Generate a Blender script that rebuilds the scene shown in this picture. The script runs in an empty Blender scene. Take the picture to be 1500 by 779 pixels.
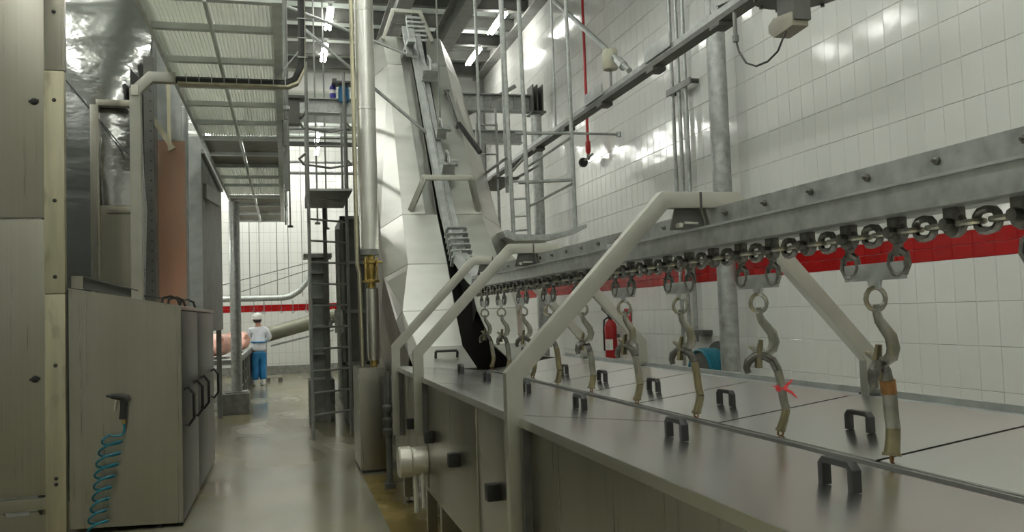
import bpy, bmesh, math, random
from mathutils import Vector, Matrix
random.seed(7)
PI = math.pi
S = bpy.context.scene
COL = S.collection

# ------------------------------------------------------------------ camera
cam = bpy.data.cameras.new('camera'); cam.sensor_width = 36.0; cam.lens = 30.48
cam.clip_start = 0.05; cam.clip_end = 200
co = bpy.data.objects.new('camera', cam); COL.objects.link(co)
R = Matrix(((0.96701338, 0.01923615, -0.2539982),
            (-0.25245548, -0.06045244, -0.96571825),
            (-0.03393151, 0.99798571, -0.05360205)))
co.matrix_world = Matrix.Translation((0, 0, 1.62)) @ R.to_4x4()
S.camera = co
# ------------------------------------------------------------------ world, exposure
w = bpy.data.worlds.new('world'); S.world = w; w.use_nodes = True
w.node_tree.nodes['Background'].inputs[0].default_value = (0.75, 0.8, 0.78, 1)
w.node_tree.nodes['Background'].inputs[1].default_value = 0.02
S.view_settings.view_transform = 'Standard'; S.view_settings.look = 'None'
S.view_settings.gamma = 1.0; S.view_settings.use_curve_mapping = False
S.view_settings.exposure = -0.08
LAMP = 48.0          # emission of the fluorescent tubes
LAMP_COL = (1.0, 1.0, 0.945)

# ------------------------------------------------------------------ materials
def mat(name, col, rough=0.5, metal=0.0, var=0.0, scale=(4, 4, 4), bump=0.0, bscale=None, rvar=0.0, spec=0.5,
        stain=None, emit=None, estr=0, col2=None, detail=5, alpha=None):
    m = bpy.data.materials.new(name); m.use_nodes = True
    nt = m.node_tree; b = nt.nodes['Principled BSDF']
    b.inputs['Base Color'].default_value = (*col, 1); b.inputs['Roughness'].default_value = rough
    b.inputs['Metallic'].default_value = metal; b.inputs['Specular IOR Level'].default_value = spec
    L = nt.links.new
    if var or bump or rvar or stain or col2:
        tc = nt.nodes.new('ShaderNodeTexCoord')
        mp = nt.nodes.new('ShaderNodeMapping'); mp.inputs['Scale'].default_value = scale
        L(tc.outputs['Object'], mp.inputs['Vector'])
        n = nt.nodes.new('ShaderNodeTexNoise'); n.inputs['Scale'].default_value = 1; n.inputs['Detail'].default_value = detail
        L(mp.outputs['Vector'], n.inputs['Vector'])
        if var or col2:
            r = nt.nodes.new('ShaderNodeValToRGB')
            r.color_ramp.elements[0].position = 0.3; r.color_ramp.elements[1].position = 0.7
            d = tuple(max(0, c*(1-var)) for c in col); u = tuple(min(1, c*(1+var)) for c in col)
            if col2: u = col2; d = col
            r.color_ramp.elements[0].color = (*d, 1); r.color_ramp.elements[1].color = (*u, 1)
            L(n.outputs['Fac'], r.inputs['Fac']); last = r.outputs['Color']
            if stain:
                sc, sscale, lo, hi = stain
                mp2 = nt.nodes.new('ShaderNodeMapping'); mp2.inputs['Scale'].default_value = sscale
                L(tc.outputs['Object'], mp2.inputs['Vector'])
                n2 = nt.nodes.new('ShaderNodeTexNoise'); n2.inputs['Scale'].default_value = 1; n2.inputs['Detail'].default_value = 6
                L(mp2.outputs['Vector'], n2.inputs['Vector'])
                r2 = nt.nodes.new('ShaderNodeMapRange'); r2.inputs[1].default_value = lo; r2.inputs[2].default_value = hi
                L(n2.outputs['Fac'], r2.inputs[0])
                mx = nt.nodes.new('ShaderNodeMix'); mx.data_type = 'RGBA'
                L(r2.outputs[0], mx.inputs['Factor']); L(last, mx.inputs['A']); mx.inputs['B'].default_value = (*sc, 1)
                last = mx.outputs['Result']
            L(last, b.inputs['Base Color'])
        if rvar:
            r3 = nt.nodes.new('ShaderNodeMapRange')
            r3.inputs[1].default_value = 0.3; r3.inputs[2].default_value = 0.7
            r3.inputs[3].default_value = max(0.03, rough-rvar); r3.inputs[4].default_value = rough+rvar
            L(n.outputs['Fac'], r3.inputs[0]); L(r3.outputs[0], b.inputs['Roughness'])
        if bump:
            bn = n
            if bscale:
                mp3 = nt.nodes.new('ShaderNodeMapping'); mp3.inputs['Scale'].default_value = bscale
                L(tc.outputs['Object'], mp3.inputs['Vector'])
                bn = nt.nodes.new('ShaderNodeTexNoise'); bn.inputs['Scale'].default_value = 1; bn.inputs['Detail'].default_value = 3
                L(mp3.outputs['Vector'], bn.inputs['Vector'])
            bp = nt.nodes.new('ShaderNodeBump'); bp.inputs['Strength'].default_value = bump; bp.inputs['Distance'].default_value = 0.02
            L(bn.outputs['Fac'], bp.inputs['Height']); L(bp.outputs['Normal'], b.inputs['Normal'])
    if emit:
        b.inputs['Emission Color'].default_value = (*emit, 1); b.inputs['Emission Strength'].default_value = estr
    return m

M = {}
M['tile'] = mat('white_glazed_tile', (0.73, 0.735, 0.70), 0.10, bump=0.03, scale=(7, 7, 7))
M['red_tile'] = mat('red_glazed_tile', (0.33, 0.003, 0.004), 0.25, spec=.3)
M['grout'] = mat('tile_grout', (0.36, 0.36, 0.33), 0.9, var=0.15)
M['white_grout'] = mat('pale_grout', (0.7, 0.66, 0.62), 0.9, var=0.1)
M['white_wall'] = mat('white_wall_panel', (0.74, 0.75, 0.71), 0.45, var=0.04, scale=(1, 1, 1))
M['ceiling'] = mat('pale_green_roof_sheet', (0.60, 0.66, 0.61), 0.5, var=0.10, scale=(1.5, 1.5, 1.5))
M['plain_wall'] = mat('plain_wall', (0.55, 0.56, 0.53), 0.6, var=0.05)
M['floor'] = mat('wet_concrete', (0.235, 0.225, 0.165), 0.22, var=0.18, scale=(1.1, 0.5, 1), rvar=0.08, bump=0.02, bscale=(5, 2.2, 1),
                 stain=((0.25, 0.19, 0.06), (0.8, 0.45, 1), 0.45, 0.85), detail=1.5)
M['concrete'] = mat('grey_concrete', (0.22, 0.22, 0.20), 0.8, var=0.25, scale=(9, 9, 9), bump=0.2)
M['brushed'] = mat('brushed_stainless_steel', (0.50, 0.495, 0.46), 0.34, 1.0, var=0.10, scale=(45, 45, 0.8), rvar=0.06,
                   stain=((0.36, 0.33, 0.27), (2.2, 2.2, 0.9), 0.55, 0.8))
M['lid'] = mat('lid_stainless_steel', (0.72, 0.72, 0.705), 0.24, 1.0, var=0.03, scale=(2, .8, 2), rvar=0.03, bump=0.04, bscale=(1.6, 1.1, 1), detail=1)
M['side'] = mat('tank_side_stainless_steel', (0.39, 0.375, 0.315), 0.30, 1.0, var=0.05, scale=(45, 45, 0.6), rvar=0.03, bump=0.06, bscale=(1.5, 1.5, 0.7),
                stain=((0.33, 0.29, 0.20), (2.5, 2.5, 1.2), 0.55, 0.8))
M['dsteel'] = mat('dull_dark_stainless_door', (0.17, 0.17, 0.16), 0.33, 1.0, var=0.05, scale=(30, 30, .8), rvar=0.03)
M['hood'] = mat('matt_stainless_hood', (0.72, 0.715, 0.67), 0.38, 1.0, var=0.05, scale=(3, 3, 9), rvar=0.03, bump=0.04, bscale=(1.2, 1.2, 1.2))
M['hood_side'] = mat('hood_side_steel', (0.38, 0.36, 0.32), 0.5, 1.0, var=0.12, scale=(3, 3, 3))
M['galv'] = mat('galvanised_steel', (0.40, 0.415, 0.40), 0.46, 0.7, var=0.22, scale=(16, 16, 16), rvar=0.08, bump=0.03)
M['galv_pale'] = mat('pale_galvanised_steel', (0.46, 0.48, 0.47), 0.5, 0.7, var=0.15, scale=(8, 8, 8))
M['frame'] = mat('pale_square_tube_steel', (0.43, 0.425, 0.375), 0.42, 0.85, var=0.08, scale=(6, 6, 6))
M['chain'] = mat('oily_chain_steel', (0.16, 0.155, 0.14), 0.38, 0.9, var=0.45, scale=(30, 30, 30), rvar=0.1)
M['hook'] = mat('worn_hook_steel', (0.27, 0.265, 0.23), 0.38, 1.0, var=0.3, scale=(25, 25, 12), stain=((0.30, 0.25, 0.13), (14, 14, 9), 0.5, 0.72))
M['hook_dark'] = mat('dark_hook_bend', (0.12, 0.115, 0.10), 0.4, 0.8, var=0.4, scale=(30, 30, 30))
M['brassy'] = mat('yellowed_hook_shank', (0.24, 0.21, 0.125), 0.36, 0.9, var=0.25, scale=(25, 25, 10))
M['rust'] = mat('rust_stain', (0.23, 0.115, 0.035), 0.7, 0.3, var=0.35, scale=(30, 30, 30))
M['black'] = mat('black_plastic', (0.018, 0.018, 0.018), 0.42, var=0.2)
M['dark'] = mat('dark_grey_steel', (0.10, 0.10, 0.09), 0.5, 0.15, var=0.25)
M['midgrey'] = mat('grey_painted_steel', (0.23, 0.235, 0.22), 0.5, 0.1, var=0.2, scale=(5, 5, 5))
M['inside'] = mat('shade_black_interior', (0.012, 0.009, 0.007), 0.7)  # near-black colour stands in for the shade inside the hood
M['brown'] = mat('scalded_brown_inside', (0.09, 0.045, 0.025), 0.5, var=0.4)
M['red'] = mat('red_paint', (0.40, 0.012, 0.012), 0.4, var=0.1)
M['red_rope'] = mat('red_ribbon', (0.65, 0.05, 0.05), 0.6)
M['brass'] = mat('brass_valve', (0.45, 0.33, 0.10), 0.4, 0.8, var=0.25, scale=(20, 20, 20))
M['blue'] = mat('blue_paint', (0.01, 0.13, 0.28), 0.4, var=0.1)
M['violet'] = mat('violet_blue_plastic', (0.05, 0.045, 0.30), 0.35)
M['hose'] = mat('teal_blue_hose', (0.01, 0.15, 0.21), 0.35, var=0.1)
M['cream'] = mat('cream_plastic', (0.45, 0.44, 0.34), 0.5)
M['boxbrown'] = mat('grey_brown_casting', (0.27, 0.255, 0.20), 0.5, var=0.15)
M['white'] = mat('white_plastic', (0.78, 0.78, 0.74), 0.5)
M['cap'] = mat('pale_steel_cap', (0.62, 0.60, 0.53), 0.4, 0.6, var=0.08)
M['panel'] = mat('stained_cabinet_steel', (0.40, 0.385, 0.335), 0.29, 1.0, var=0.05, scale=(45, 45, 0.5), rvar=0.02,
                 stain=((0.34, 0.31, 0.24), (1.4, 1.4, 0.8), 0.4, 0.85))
M['post'] = mat('yellowed_post_steel', (0.47, 0.44, 0.32), 0.42, 0.9, var=0.15, scale=(14, 14, 1.2),
                stain=((0.20, 0.18, 0.13), (7, 7, 2.2), 0.56, 0.75))
M['mirror'] = mat('dented_polished_steel', (0.26, 0.26, 0.25), 0.17, 1.0, var=0.12, scale=(2, 2, 2), bump=1.0, bscale=(3.0, 3.0, 4.5))
M['orange'] = mat('salmon_reflection_and_rust', (0.56, 0.30, 0.20), 0.55, 0.0, var=0.08, scale=(2, 2, 1.2), stain=((0.42, 0.36, 0.29), (3, 3, .7), 0.42, 0.7))  # reflection painted as colour; also serves the rust patch
M['pinkish'] = mat('pinkish_brown_pipe', (0.36, 0.24, 0.18), 0.45, 0.5, var=0.15, scale=(6, 6, 1))
M['pig'] = mat('pink_pig_skin', (0.80, 0.43, 0.34), 0.45, var=0.12, scale=(5, 5, 5))
M['skin'] = mat('skin', (0.45, 0.22, 0.15), 0.6)
M['coat'] = mat('white_coat_cloth', (0.74, 0.76, 0.81), 0.85, var=0.05, scale=(9, 9, 9), bump=0.3, bscale=(9, 9, 5))
M['trousers'] = mat('blue_waterproof_trousers', (0.02, 0.20, 0.46), 0.5, var=0.25, scale=(7, 7, 5), bump=0.3, bscale=(10, 10, 5))
M['hair'] = mat('dark_hair', (0.03, 0.02, 0.018), 0.6)
M['trough'] = mat('grey_green_trough', (0.17, 0.17, 0.125), 0.45, 0.3, var=0.18, scale=(3, 3, 3))
M['tube_on'] = mat('lit_fluorescent_tube', (1, 1, 1), 0.5, emit=LAMP_COL, estr=LAMP)
M['translucent_sheet'] = mat('translucent_ribbed_sheet', (0.60, 0.62, 0.55), 0.5, 0.0, var=0.10, scale=(2, 2, 2))
_m = M['translucent_sheet']; _n = _m.node_tree; _t = _n.nodes.new('ShaderNodeBsdfTranslucent'); _t.inputs[0].default_value = (.72, .72, .66, 1)  # made translucent so lamps above brighten the mezzanine underside
_x = _n.nodes.new('ShaderNodeMixShader'); _x.inputs[0].default_value = .5
_n.links.new(_n.nodes['Principled BSDF'].outputs[0], _x.inputs[1]); _n.links.new(_t.outputs[0], _x.inputs[2]); _n.links.new(_x.outputs[0], _n.nodes['Material Output'].inputs[0])
M['mez'] = mat('mezzanine_beam_steel', (0.64, 0.68, 0.67), 0.5, 0.0, var=0.15, scale=(6, 6, 6))
M['mezplate'] = mat('mezzanine_plate_steel', (0.20, 0.20, 0.17), 0.5, 0.1, var=0.15, scale=(6, 6, 6))

# ------------------------------------------------------------------ mesh helper
W = {}
class MB:
    def __init__(s): s.v = []; s.f = []
    def add(s, vs, fs):
        o = len(s.v); s.v += [tuple(p) for p in vs]; s.f += [tuple(i+o for i in f) for f in fs]; return s
    def hexa(s, p):          # 8 points: bottom loop 0-3, top loop 4-7
        return s.add(p, [(3, 2, 1, 0), (4, 5, 6, 7), (0, 1, 5, 4), (1, 2, 6, 5), (2, 3, 7, 6), (3, 0, 4, 7)])
    def box(s, x0, x1, y0, y1, z0, z1):
        return s.hexa([(x0, y0, z0), (x1, y0, z0), (x1, y1, z0), (x0, y1, z0), (x0, y0, z1), (x1, y0, z1), (x1, y1, z1), (x0, y1, z1)])
    def bar(s, a, b, w, h, up=(0, 0, 1)):
        a = Vector(a); b = Vector(b); d = (b-a).normalized(); up = Vector(up)
        if abs(d.dot(up)) > 0.98: up = Vector((0, 1, 0))
        x = d.cross(up).normalized(); z = x.cross(d).normalized()
        c = [x*(w/2*i)+z*(h/2*j) for i, j in ((-1, -1), (1, -1), (1, 1), (-1, 1))]
        return s.hexa([a+k for k in c]+[b+k for k in c])
    def panel(s, pts, t):    # quad plate, thickness behind its normal
        p = [Vector(q) for q in pts]; n = (p[1]-p[0]).cross(p[-1]-p[0]).normalized()
        k = len(p); vs = p+[q-n*t for q in p]
        fs = [tuple(range(k)), tuple(range(2*k-1, k-1, -1))]+[(i, i+k, (i+1) % k+k, (i+1) % k) for i in range(k)]
        return s.add(vs, fs)
    def tube(s, pts, r, n=8, closed=False, sx=1.0, u0=None):
        P = [Vector(p) for p in pts]; k = len(P)
        rs = r if isinstance(r, (list, tuple)) else [r]*k
        T = []
        for i in range(k):
            if closed: d = P[(i+1) % k]-P[i-1]
            else: d = P[min(i+1, k-1)]-P[max(i-1, 0)]
            T.append(d.normalized())
        u = Vector(u0) if u0 else T[0].orthogonal().normalized()
        vs = []
        for i in range(k):
            u = (u-T[i]*u.dot(T[i])).normalized(); v = T[i].cross(u)
            for j in range(n):
                a = 2*PI*(j+0.5)/n
                vs.append(P[i]+(u*math.cos(a)*sx+v*math.sin(a))*rs[i])
        fs = []
        for i in range(k if closed else k-1):
            i2 = (i+1) % k
            for j in range(n):
                fs.append((i*n+j, i*n+(j+1) % n, i2*n+(j+1) % n, i2*n+j))
        if not closed: fs += [tuple(range(n-1, -1, -1)), tuple(range((k-1)*n, k*n))]
        return s.add(vs, fs)
    def cyl(s, a, b, r, n=12): return s.tube([a, b], r, n)
    def lathe(s, prof, c=(0, 0, 0), ax=(0, 0, 1), n=16):   # prof: (radius, height along the axis)
        c = Vector(c); ax = Vector(ax).normalized(); u = ax.orthogonal().normalized(); v = ax.cross(u)
        vs = []; k = len(prof)
        for r, h in prof:
            for j in range(n):
                a = 2*PI*j/n; vs.append(c+ax*h+(u*math.cos(a)+v*math.sin(a))*max(r, 1e-4))
        fs = [(i*n+j, i*n+(j+1) % n, (i+1)*n+(j+1) % n, (i+1)*n+j) for i in range(k-1) for j in range(n)]
        fs += [tuple(range(n-1, -1, -1)), tuple(range((k-1)*n, k*n))]
        return s.add(vs, fs)
    def prism(s, poly, ax, a, b):   # poly in the other two axes (in xyz order)
        def P(q, h):
            l = list(q); l.insert(ax, h); return l
        k = len(poly)
        vs = [P(q, a) for q in poly]+[P(q, b) for q in poly]
        fs = [tuple(range(k-1, -1, -1)), tuple(range(k, 2*k))]+[(i, (i+1) % k, (i+1) % k+k, i+k) for i in range(k)]
        return s.add(vs, fs)
    def bent(s, pts, wd, ax, a, b):  # mitred flat strip following a 2-D polyline, extruded along ax
        P = [Vector((*p, 0)) for p in pts]; k = len(P); L = []; Rr = []
        for i in range(k):
            d0 = (P[i]-P[i-1]).normalized() if i else None
            d1 = (P[i+1]-P[i]).normalized() if i < k-1 else None
            if d0 is None: d0 = d1
            if d1 is None: d1 = d0
            t = (d0+d1).normalized(); n = Vector((-t.y, t.x, 0)); c = n.dot(Vector((-d1.y, d1.x, 0)))
            L.append(P[i]+n*(wd/2/c)); Rr.append(P[i]-n*(wd/2/c))
        def Q(q, h):
            l = [q.x, q.y]; l.insert(ax, h); return l
        vs = []
        for i in range(k): vs += [Q(L[i], a), Q(Rr[i], a), Q(Rr[i], b), Q(L[i], b)]
        fs = []
        for i in range(k-1):
            o = 4*i
            for j in range(4): fs.append((o+j, o+(j+1) % 4, o+4+(j+1) % 4, o+4+j))
        fs += [(3, 2, 1, 0), (4*k-4, 4*k-3, 4*k-2, 4*k-1)]
        return s.add(vs, fs)
    def build(s, name, m, parent=None, bevel=0, smooth=True, label=None, kind=None, org=None, ang=0.6):
        o0 = Vector(org) if org is not None else (W[parent.name] if parent else Vector((0, 0, 0)))
        me = bpy.data.meshes.new(name)
        me.from_pydata([tuple(Vector(p)-o0) for p in s.v], [], s.f)
        bm = bmesh.new(); bm.from_mesh(me)
        bmesh.ops.recalc_face_normals(bm, faces=bm.faces)
        if bevel:
            es = [e for e in bm.edges if len(e.link_faces) == 2 and e.calc_face_angle(0) > 0.5]
            bmesh.ops.bevel(bm, geom=es, offset=bevel, segments=2, affect='EDGES', profile=0.7)
        bm.to_mesh(me); bm.free()
        if smooth:
            for p in me.polygons: p.use_smooth = True
            me.set_sharp_from_angle(angle=ang)
        me.materials.append(M[m] if isinstance(m, str) else m)
        o = bpy.data.objects.new(name, me); COL.objects.link(o)
        if parent: o.parent = parent
        if label: o['label'] = label
        if kind: o['kind'] = kind
        W[o.name] = o0 if parent else Vector((0, 0, 0))
        if org is not None and not parent: o.location = o0; W[o.name] = o0
        return o

def thing(name, label, cat, loc=(0, 0, 0), group=None):
    o = bpy.data.objects.new(name, None); COL.objects.link(o); o.location = loc; o.empty_display_size = 0.1
    W[o.name] = Vector(loc); o['label'] = label; o['category'] = cat
    if group: o['group'] = group
    return o
def tag(o, label, cat, group=None):
    o['label'] = label; o['category'] = cat
    if group: o['group'] = group
    return o
def struct(mb, name, m, parent=None, **k):
    o = mb.build(name, m, parent, **k)
    if not parent: o['kind'] = 'structure'
    return o
def copy_tree(o, parent=None):
    c = o.copy(); COL.objects.link(c)
    if parent: c.parent = parent
    for ch in list(o.children): copy_tree(ch, c)
    return c
def lerp(a, b, t): return tuple(x+(y-x)*t for x, y in zip(a, b))
def arc(c, r, a0, a1, n, ax=1):      # arc in the plane normal to axis ax
    out = []
    for i in range(n+1):
        a = a0+(a1-a0)*i/n; q = [c[0]+r*math.cos(a), c[1]+r*math.sin(a)]; q.insert(ax, c[2]); out.append(tuple(q))
    return out

# ================================================================== SETTING
XW = 4.78
struct(MB().box(-6.3, 5.2, -4, 29, -0.15, 0), 'floor', 'floor', smooth=False)
M['ochre'] = mat('wet_ochre_floor', (0.25, 0.185, 0.055), 0.25, var=0.3, scale=(2, 1.2, 1), detail=2, rvar=.06)
struct(MB().box(.74, 2.6, .2, 9.1, -.05, .003), 'trim_8', 'ochre', smooth=False)
wr = struct(MB().box(XW+0.012, XW+0.2, -4, 20.55, 0, 8.3), 'wall_right', 'grout', smooth=False)
struct(MB().box(XW+0.2, 5.4, 20.55, 29, 0, 8.3), 'trim_9', 'white_wall', smooth=False)
# tiles of the right wall
rows = []
z = 1.9
while z > 0: rows.append((max(z-0.315, 0.0), z, 'tile')); z -= 0.315
rows += [(1.9, 2.0, 'red_tile'), (2.0, 2.1, 'red_tile')]
z = 2.1
while z < 8.1: rows.append((z, z+0.315, 'tile')); z += 0.315
tmesh = {}
def tile_mesh(h, mname):
    k = (round(h, 3), mname)
    if k in tmesh: return tmesh[k]
    g = 0.002; wd = 0.2/2-g/2; hh = h/2-g/2; b = 0.003; t = 0.012
    vs = [(0, -wd, -hh), (0, wd, -hh), (0, wd, hh), (0, -wd, hh),
          (-t+b, -wd, -hh), (-t+b, wd, -hh), (-t+b, wd, hh), (-t+b, -wd, hh),
          (-t, -wd+b, -hh+b), (-t, wd-b, -hh+b), (-t, wd-b, hh-b), (-t, -wd+b, hh-b)]
    fs = [(8, 11, 10, 9)]
    for i in range(4):
        j = (i+1) % 4; fs += [(i, 4+i, 4+j, j), (4+i, 8+i, 8+j, 4+j)]
    me = bpy.data.meshes.new('tile'); me.from_pydata(vs, [], fs); me.update()
    me.materials.append(M[mname]); tmesh[k] = me; return me
cells = []
for (z0, z1, mn) in rows:
    y = 4.766-0.2*44
    while y < 20.5:
        cells.append((y+0.1, z0, z1, mn)); y += 0.2
def seen(c): return c[0] > 4.55 and 0.85 < c[2] and c[1] < 1.62+0.43*c[0]
near = sorted([c for c in cells if seen(c)], key=lambda c: c[0])[:300]
nset = set(id(c) for c in near)
rest = {'tile': MB(), 'red_tile': MB()}
for c in cells:
    y, z0, z1, mn = c
    me = tile_mesh(z1-z0, mn)
    rx = random.gauss(0, 0.0028); ry = random.gauss(0, 0.004)
    if id(c) in nset:
        o = bpy.data.objects.new('tile' if mn == 'tile' else 'red_tile', me); COL.objects.link(o); o.parent = wr
        o.location = (XW+0.012, y, (z0+z1)/2); o.rotation_euler = (0, ry, rx)
    else:
        mtx = Matrix.Translation((XW+0.012, y, (z0+z1)/2)) @ Matrix.Rotation(ry, 4, 'Y') @ Matrix.Rotation(rx, 4, 'Z')
        rest[mn].add([tuple(mtx @ v.co) for v in me.vertices], [tuple(p.vertices) for p in me.polygons])
rest['tile'].build('tile_field', 'tile', wr, smooth=False, kind='stuff')
rest['red_tile'].build('red_tile_field', 'red_tile', wr, smooth=False, kind='stuff')
MB().box(XW+.005, XW+.014, -4, 20.5, 1.9, 2.1).build('band_grout', 'white_grout', wr, smooth=False)
# back wall, tiled low part
wb = struct(MB().box(-6.3, 5.2, 27.3, 27.5, 0, 8.3), 'wall_back', 'grout', smooth=False)
fb = MB(); fr = MB()
for (z0, z1, mn) in rows:
    if z0 > 7.5: continue
    x = -3.4
    while x < 3.2:
        m_ = fr if mn == 'red_tile' else fb
        m_.box(x+0.003, x+0.197, 27.288+random.uniform(-.001, .001), 27.31, z0+0.003, z1-0.003); x += 0.2
fb.build('tile_field', 'tile', wb, smooth=False, kind='stuff'); fr.build('red_tile_field', 'red_tile', wb, smooth=False, kind='stuff')
struct(MB().box(-6.3, 5.2, 27.2, 27.3, 0, 0.26), 'baseboard_back', 'concrete')
struct(MB().box(-6.3, 5.2, 20.5, 20.7, 6.95, 8.4), 'wall_back_upper', 'white_wall', smooth=False)
struct(MB().box(2.7, 4.9, 20.5, 20.7, 0, 6.95), 'wall_back_right', 'white_wall', smooth=False)
struct(MB().box(-6.5, -6.3, -4, 29, 0, 8.3), 'wall_left', 'plain_wall', smooth=False)
struct(MB().box(-6.3, 5.2, -4.2, -4, 0, 8.3), 'wall_front', 'plain_wall', smooth=False)
struct(MB().box(-6.5, 5.4, -4.2, 20.7, 7.75, 7.95), 'ceiling', 'ceiling', smooth=False)
struct(MB().box(-6.5, 5.4, 20.7, 29, 7.05, 7.2), 'ceiling_back', 'ceiling', smooth=False)
# eaves beam along the right wall, girders, purlins
struct(MB().box(4.55, 4.78, -4, 20.5, 7.32, 7.36).box(4.64, 4.70, -4, 20.5, 7.36, 7.6).box(4.55, 4.78, -4, 20.5, 7.6, 7.64), 'trim_1', 'midgrey', smooth=False)
for i, (gx) in enumerate((2.05, 3.15)):
    struct(MB().box(gx-.13, gx+.13, 10, 20.5, 6.85, 6.88).box(gx-.02, gx+.02, 10, 20.5, 6.88, 7.3).box(gx-.13, gx+.13, 10, 20.5, 7.3, 7.33), 'trim_%d' % (2+i), 'midgrey', smooth=False)
for i in range(7):
    y = 13.6+1.08*i
    tag(MB().box(-6.2, 4.7, y-.06, y+.06, 7.37, 7.39).box(-6.2, 4.7, y-.012, y+.012, 7.39, 7.6).box(-6.2, 4.7, y-.06, y+.06, 7.6, 7.62).build('roof_purlin', 'dark', smooth=False),
        'dark steel roof purlin, number %d counted from the back wall' % (7-i) if 0 else
        ['dark roof purlin above the top of the tall hood', 'dark roof purlin just behind the top of the tall hood', 'dark roof purlin in front of the topmost fluorescent lamp',
         'dark roof purlin running right behind the topmost fluorescent lamp', 'dark roof purlin between the two lamps seen past the pipe', 'dark roof purlin just above the second lamp past the pipe',
         'last dark roof purlin, against the white upper back wall'][i], 'purlin', 'purlins under the roof')
for i in range(4):
    y = 21.8+1.4*i
    tag(MB().box(-4, 2.6, y-.05, y+.05, 6.8, 6.82).box(-4, 2.6, y-.012, y+.012, 6.82, 7.03).build('far_purlin', 'midgrey', smooth=False),
        ['nearest grey purlin under the low rear ceiling', 'second grey purlin under the low rear ceiling', 'third grey purlin under the low rear ceiling', 'hindmost grey purlin under the low rear ceiling'][i], 'purlin', 'purlins under the rear ceiling')

# lamps
def lamp(x, y, z, label, group='fluorescent lamps under the roof', L=1.25):
    t = thing('fluorescent_lamp', label, 'lamp', (x, y, z), group)
    MB().box(x-.03, x+.03, y-L/2, y+L/2, z+.05, z+.11).build('lamp_housing', 'white', t)
    MB().cyl((x-.04, y-L/2+.03, z+.02), (x-.04, y+L/2-.03, z+.02), .024, 8).cyl((x+.04, y-L/2+.03, z+.02), (x+.04, y+L/2-.03, z+.02), .024, 8).build('lamp_tube', 'tube_on', t)
    MB().cyl((x, y, z+.11), (x, y, 7.05 if y > 20.7 else 7.75), .012, 6).build('lamp_hanger', 'midgrey', t)
    return t
ORD = 'first second third fourth fifth sixth seventh eighth ninth tenth eleventh twelfth'.split()
for xr in (-2.6, 0.92, 2.7):
    for j in range(11):
        y = -2.9+2.17*j+ (0 if xr > 0 else .6)
        if y > 20 or (xr > 2 and y > 4.5): continue
        if xr > 0 and y > 16: lab = 'lit fluorescent lamp nearest the frame top, left of the steel pipe' if y < 17.5 else 'lit fluorescent lamp near the upper back wall, lower of the two left of the pipe'
        else: lab = 'ceiling lamp of the %s row in the near hall, %s from the front wall' % ('left' if xr < 0 else 'middle' if xr < 2 else 'right', ORD[j])
        lamp(xr, y, 7.32, lab)
for y, lab in ((16.1, 'lit fluorescent lamp by the eaves of the right wall, upper one'), (18.3, 'lit fluorescent lamp by the eaves of the right wall, lower one')):
    lamp(4.1, y, 7.22, lab)
for (x, y, lab) in ((0.95, 24.4, 'upper lit lamp in the rear room seen past the ladder'), (1.0, 26.2, 'lower lit lamp in the rear room seen past the ladder'), (-1.9, 24.2, 'unseen rear room lamp above the pig table'), (-1.9, 22.2, 'unseen rear room lamp left of the upper walkway'), (2.0,22.2,'unseen rear room lamp behind the tall hood'), (-.6, 25.2, 'unseen rear room lamp above the worker'), (-1.7, 25.9, 'unseen rear room lamp near the far left corner'), (-1.0, 23.2, 'unseen rear room lamp behind the furnace box'), (2.2, 25.0, 'unseen rear room lamp near the far right corner'), (-2.6, 24.9, 'unseen rear room lamp above the far side of the pig table'), (-2.8, 26.4, 'unseen rear room lamp against the far wall, left one'), (-.6, 26.6, 'unseen rear room lamp against the far wall, middle one'), (-2.7, 21.9, 'unseen rear room lamp nearest the mezzanine, left one'), (-1.2, 21.7, 'unseen rear room lamp nearest the mezzanine, right one')):  # unseen rear lamps added to brighten the back wall and worker
    lamp(x, y, 6.6, lab, group='lamps of the rear room')

for y, lab in ((11.6, 'added lamp left of the furnace box, front one'), (14.0, 'added lamp left of the furnace box, rear one'), (17.2, 'added lamp over the left side of the carcass table, front one'), (19.6, 'added lamp over the left side of the carcass table, rear one')):  # unseen lamps added to brighten the mezzanine underside
    lamp(-2.35, y, 3.1, lab, group='added unseen lamps of the singeing bay')
lamp(-2.7, 8.4, 4.7, 'added lamp hidden between the tall cabinet and the dented drum housing', group='added unseen lamps of the singeing bay', L=.9)  # added behind the cabinet to brighten what the drum reflects

# ================================================================== SCALDING TANK
XL, XS, XR = 0.93, 1.79, 2.52
ZE, ZS = 1.19, 1.105
tank = thing('scalding_tank', 'long low stainless scalding tank with V-shaped lids under the hook line', 'tank', (1.7, 4.5, 0))
Y0, Y1 = 0.35, 8.0
# body panels on the corridor side
for a, b in ((0.35, 1.62), (1.62, 3.42), (3.42, 4.42), (4.42, 6.08), (6.08, 7.1), (7.1, 8.0)):
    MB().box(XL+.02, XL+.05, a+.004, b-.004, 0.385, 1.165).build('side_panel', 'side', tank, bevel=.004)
MB().box(XL+.05, XR, Y0, Y1+1.4, 0.40, 1.0).build('trough', 'dark', tank)
MB().box(XR, XR+.04, Y0, Y1+1.4, 0.36, 1.17).build('side_panel', 'side', tank)
MB().box(XL+.02, XR, Y0-.03, Y0, 0.385, 1.15).build('end_panel', 'side', tank)
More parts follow.
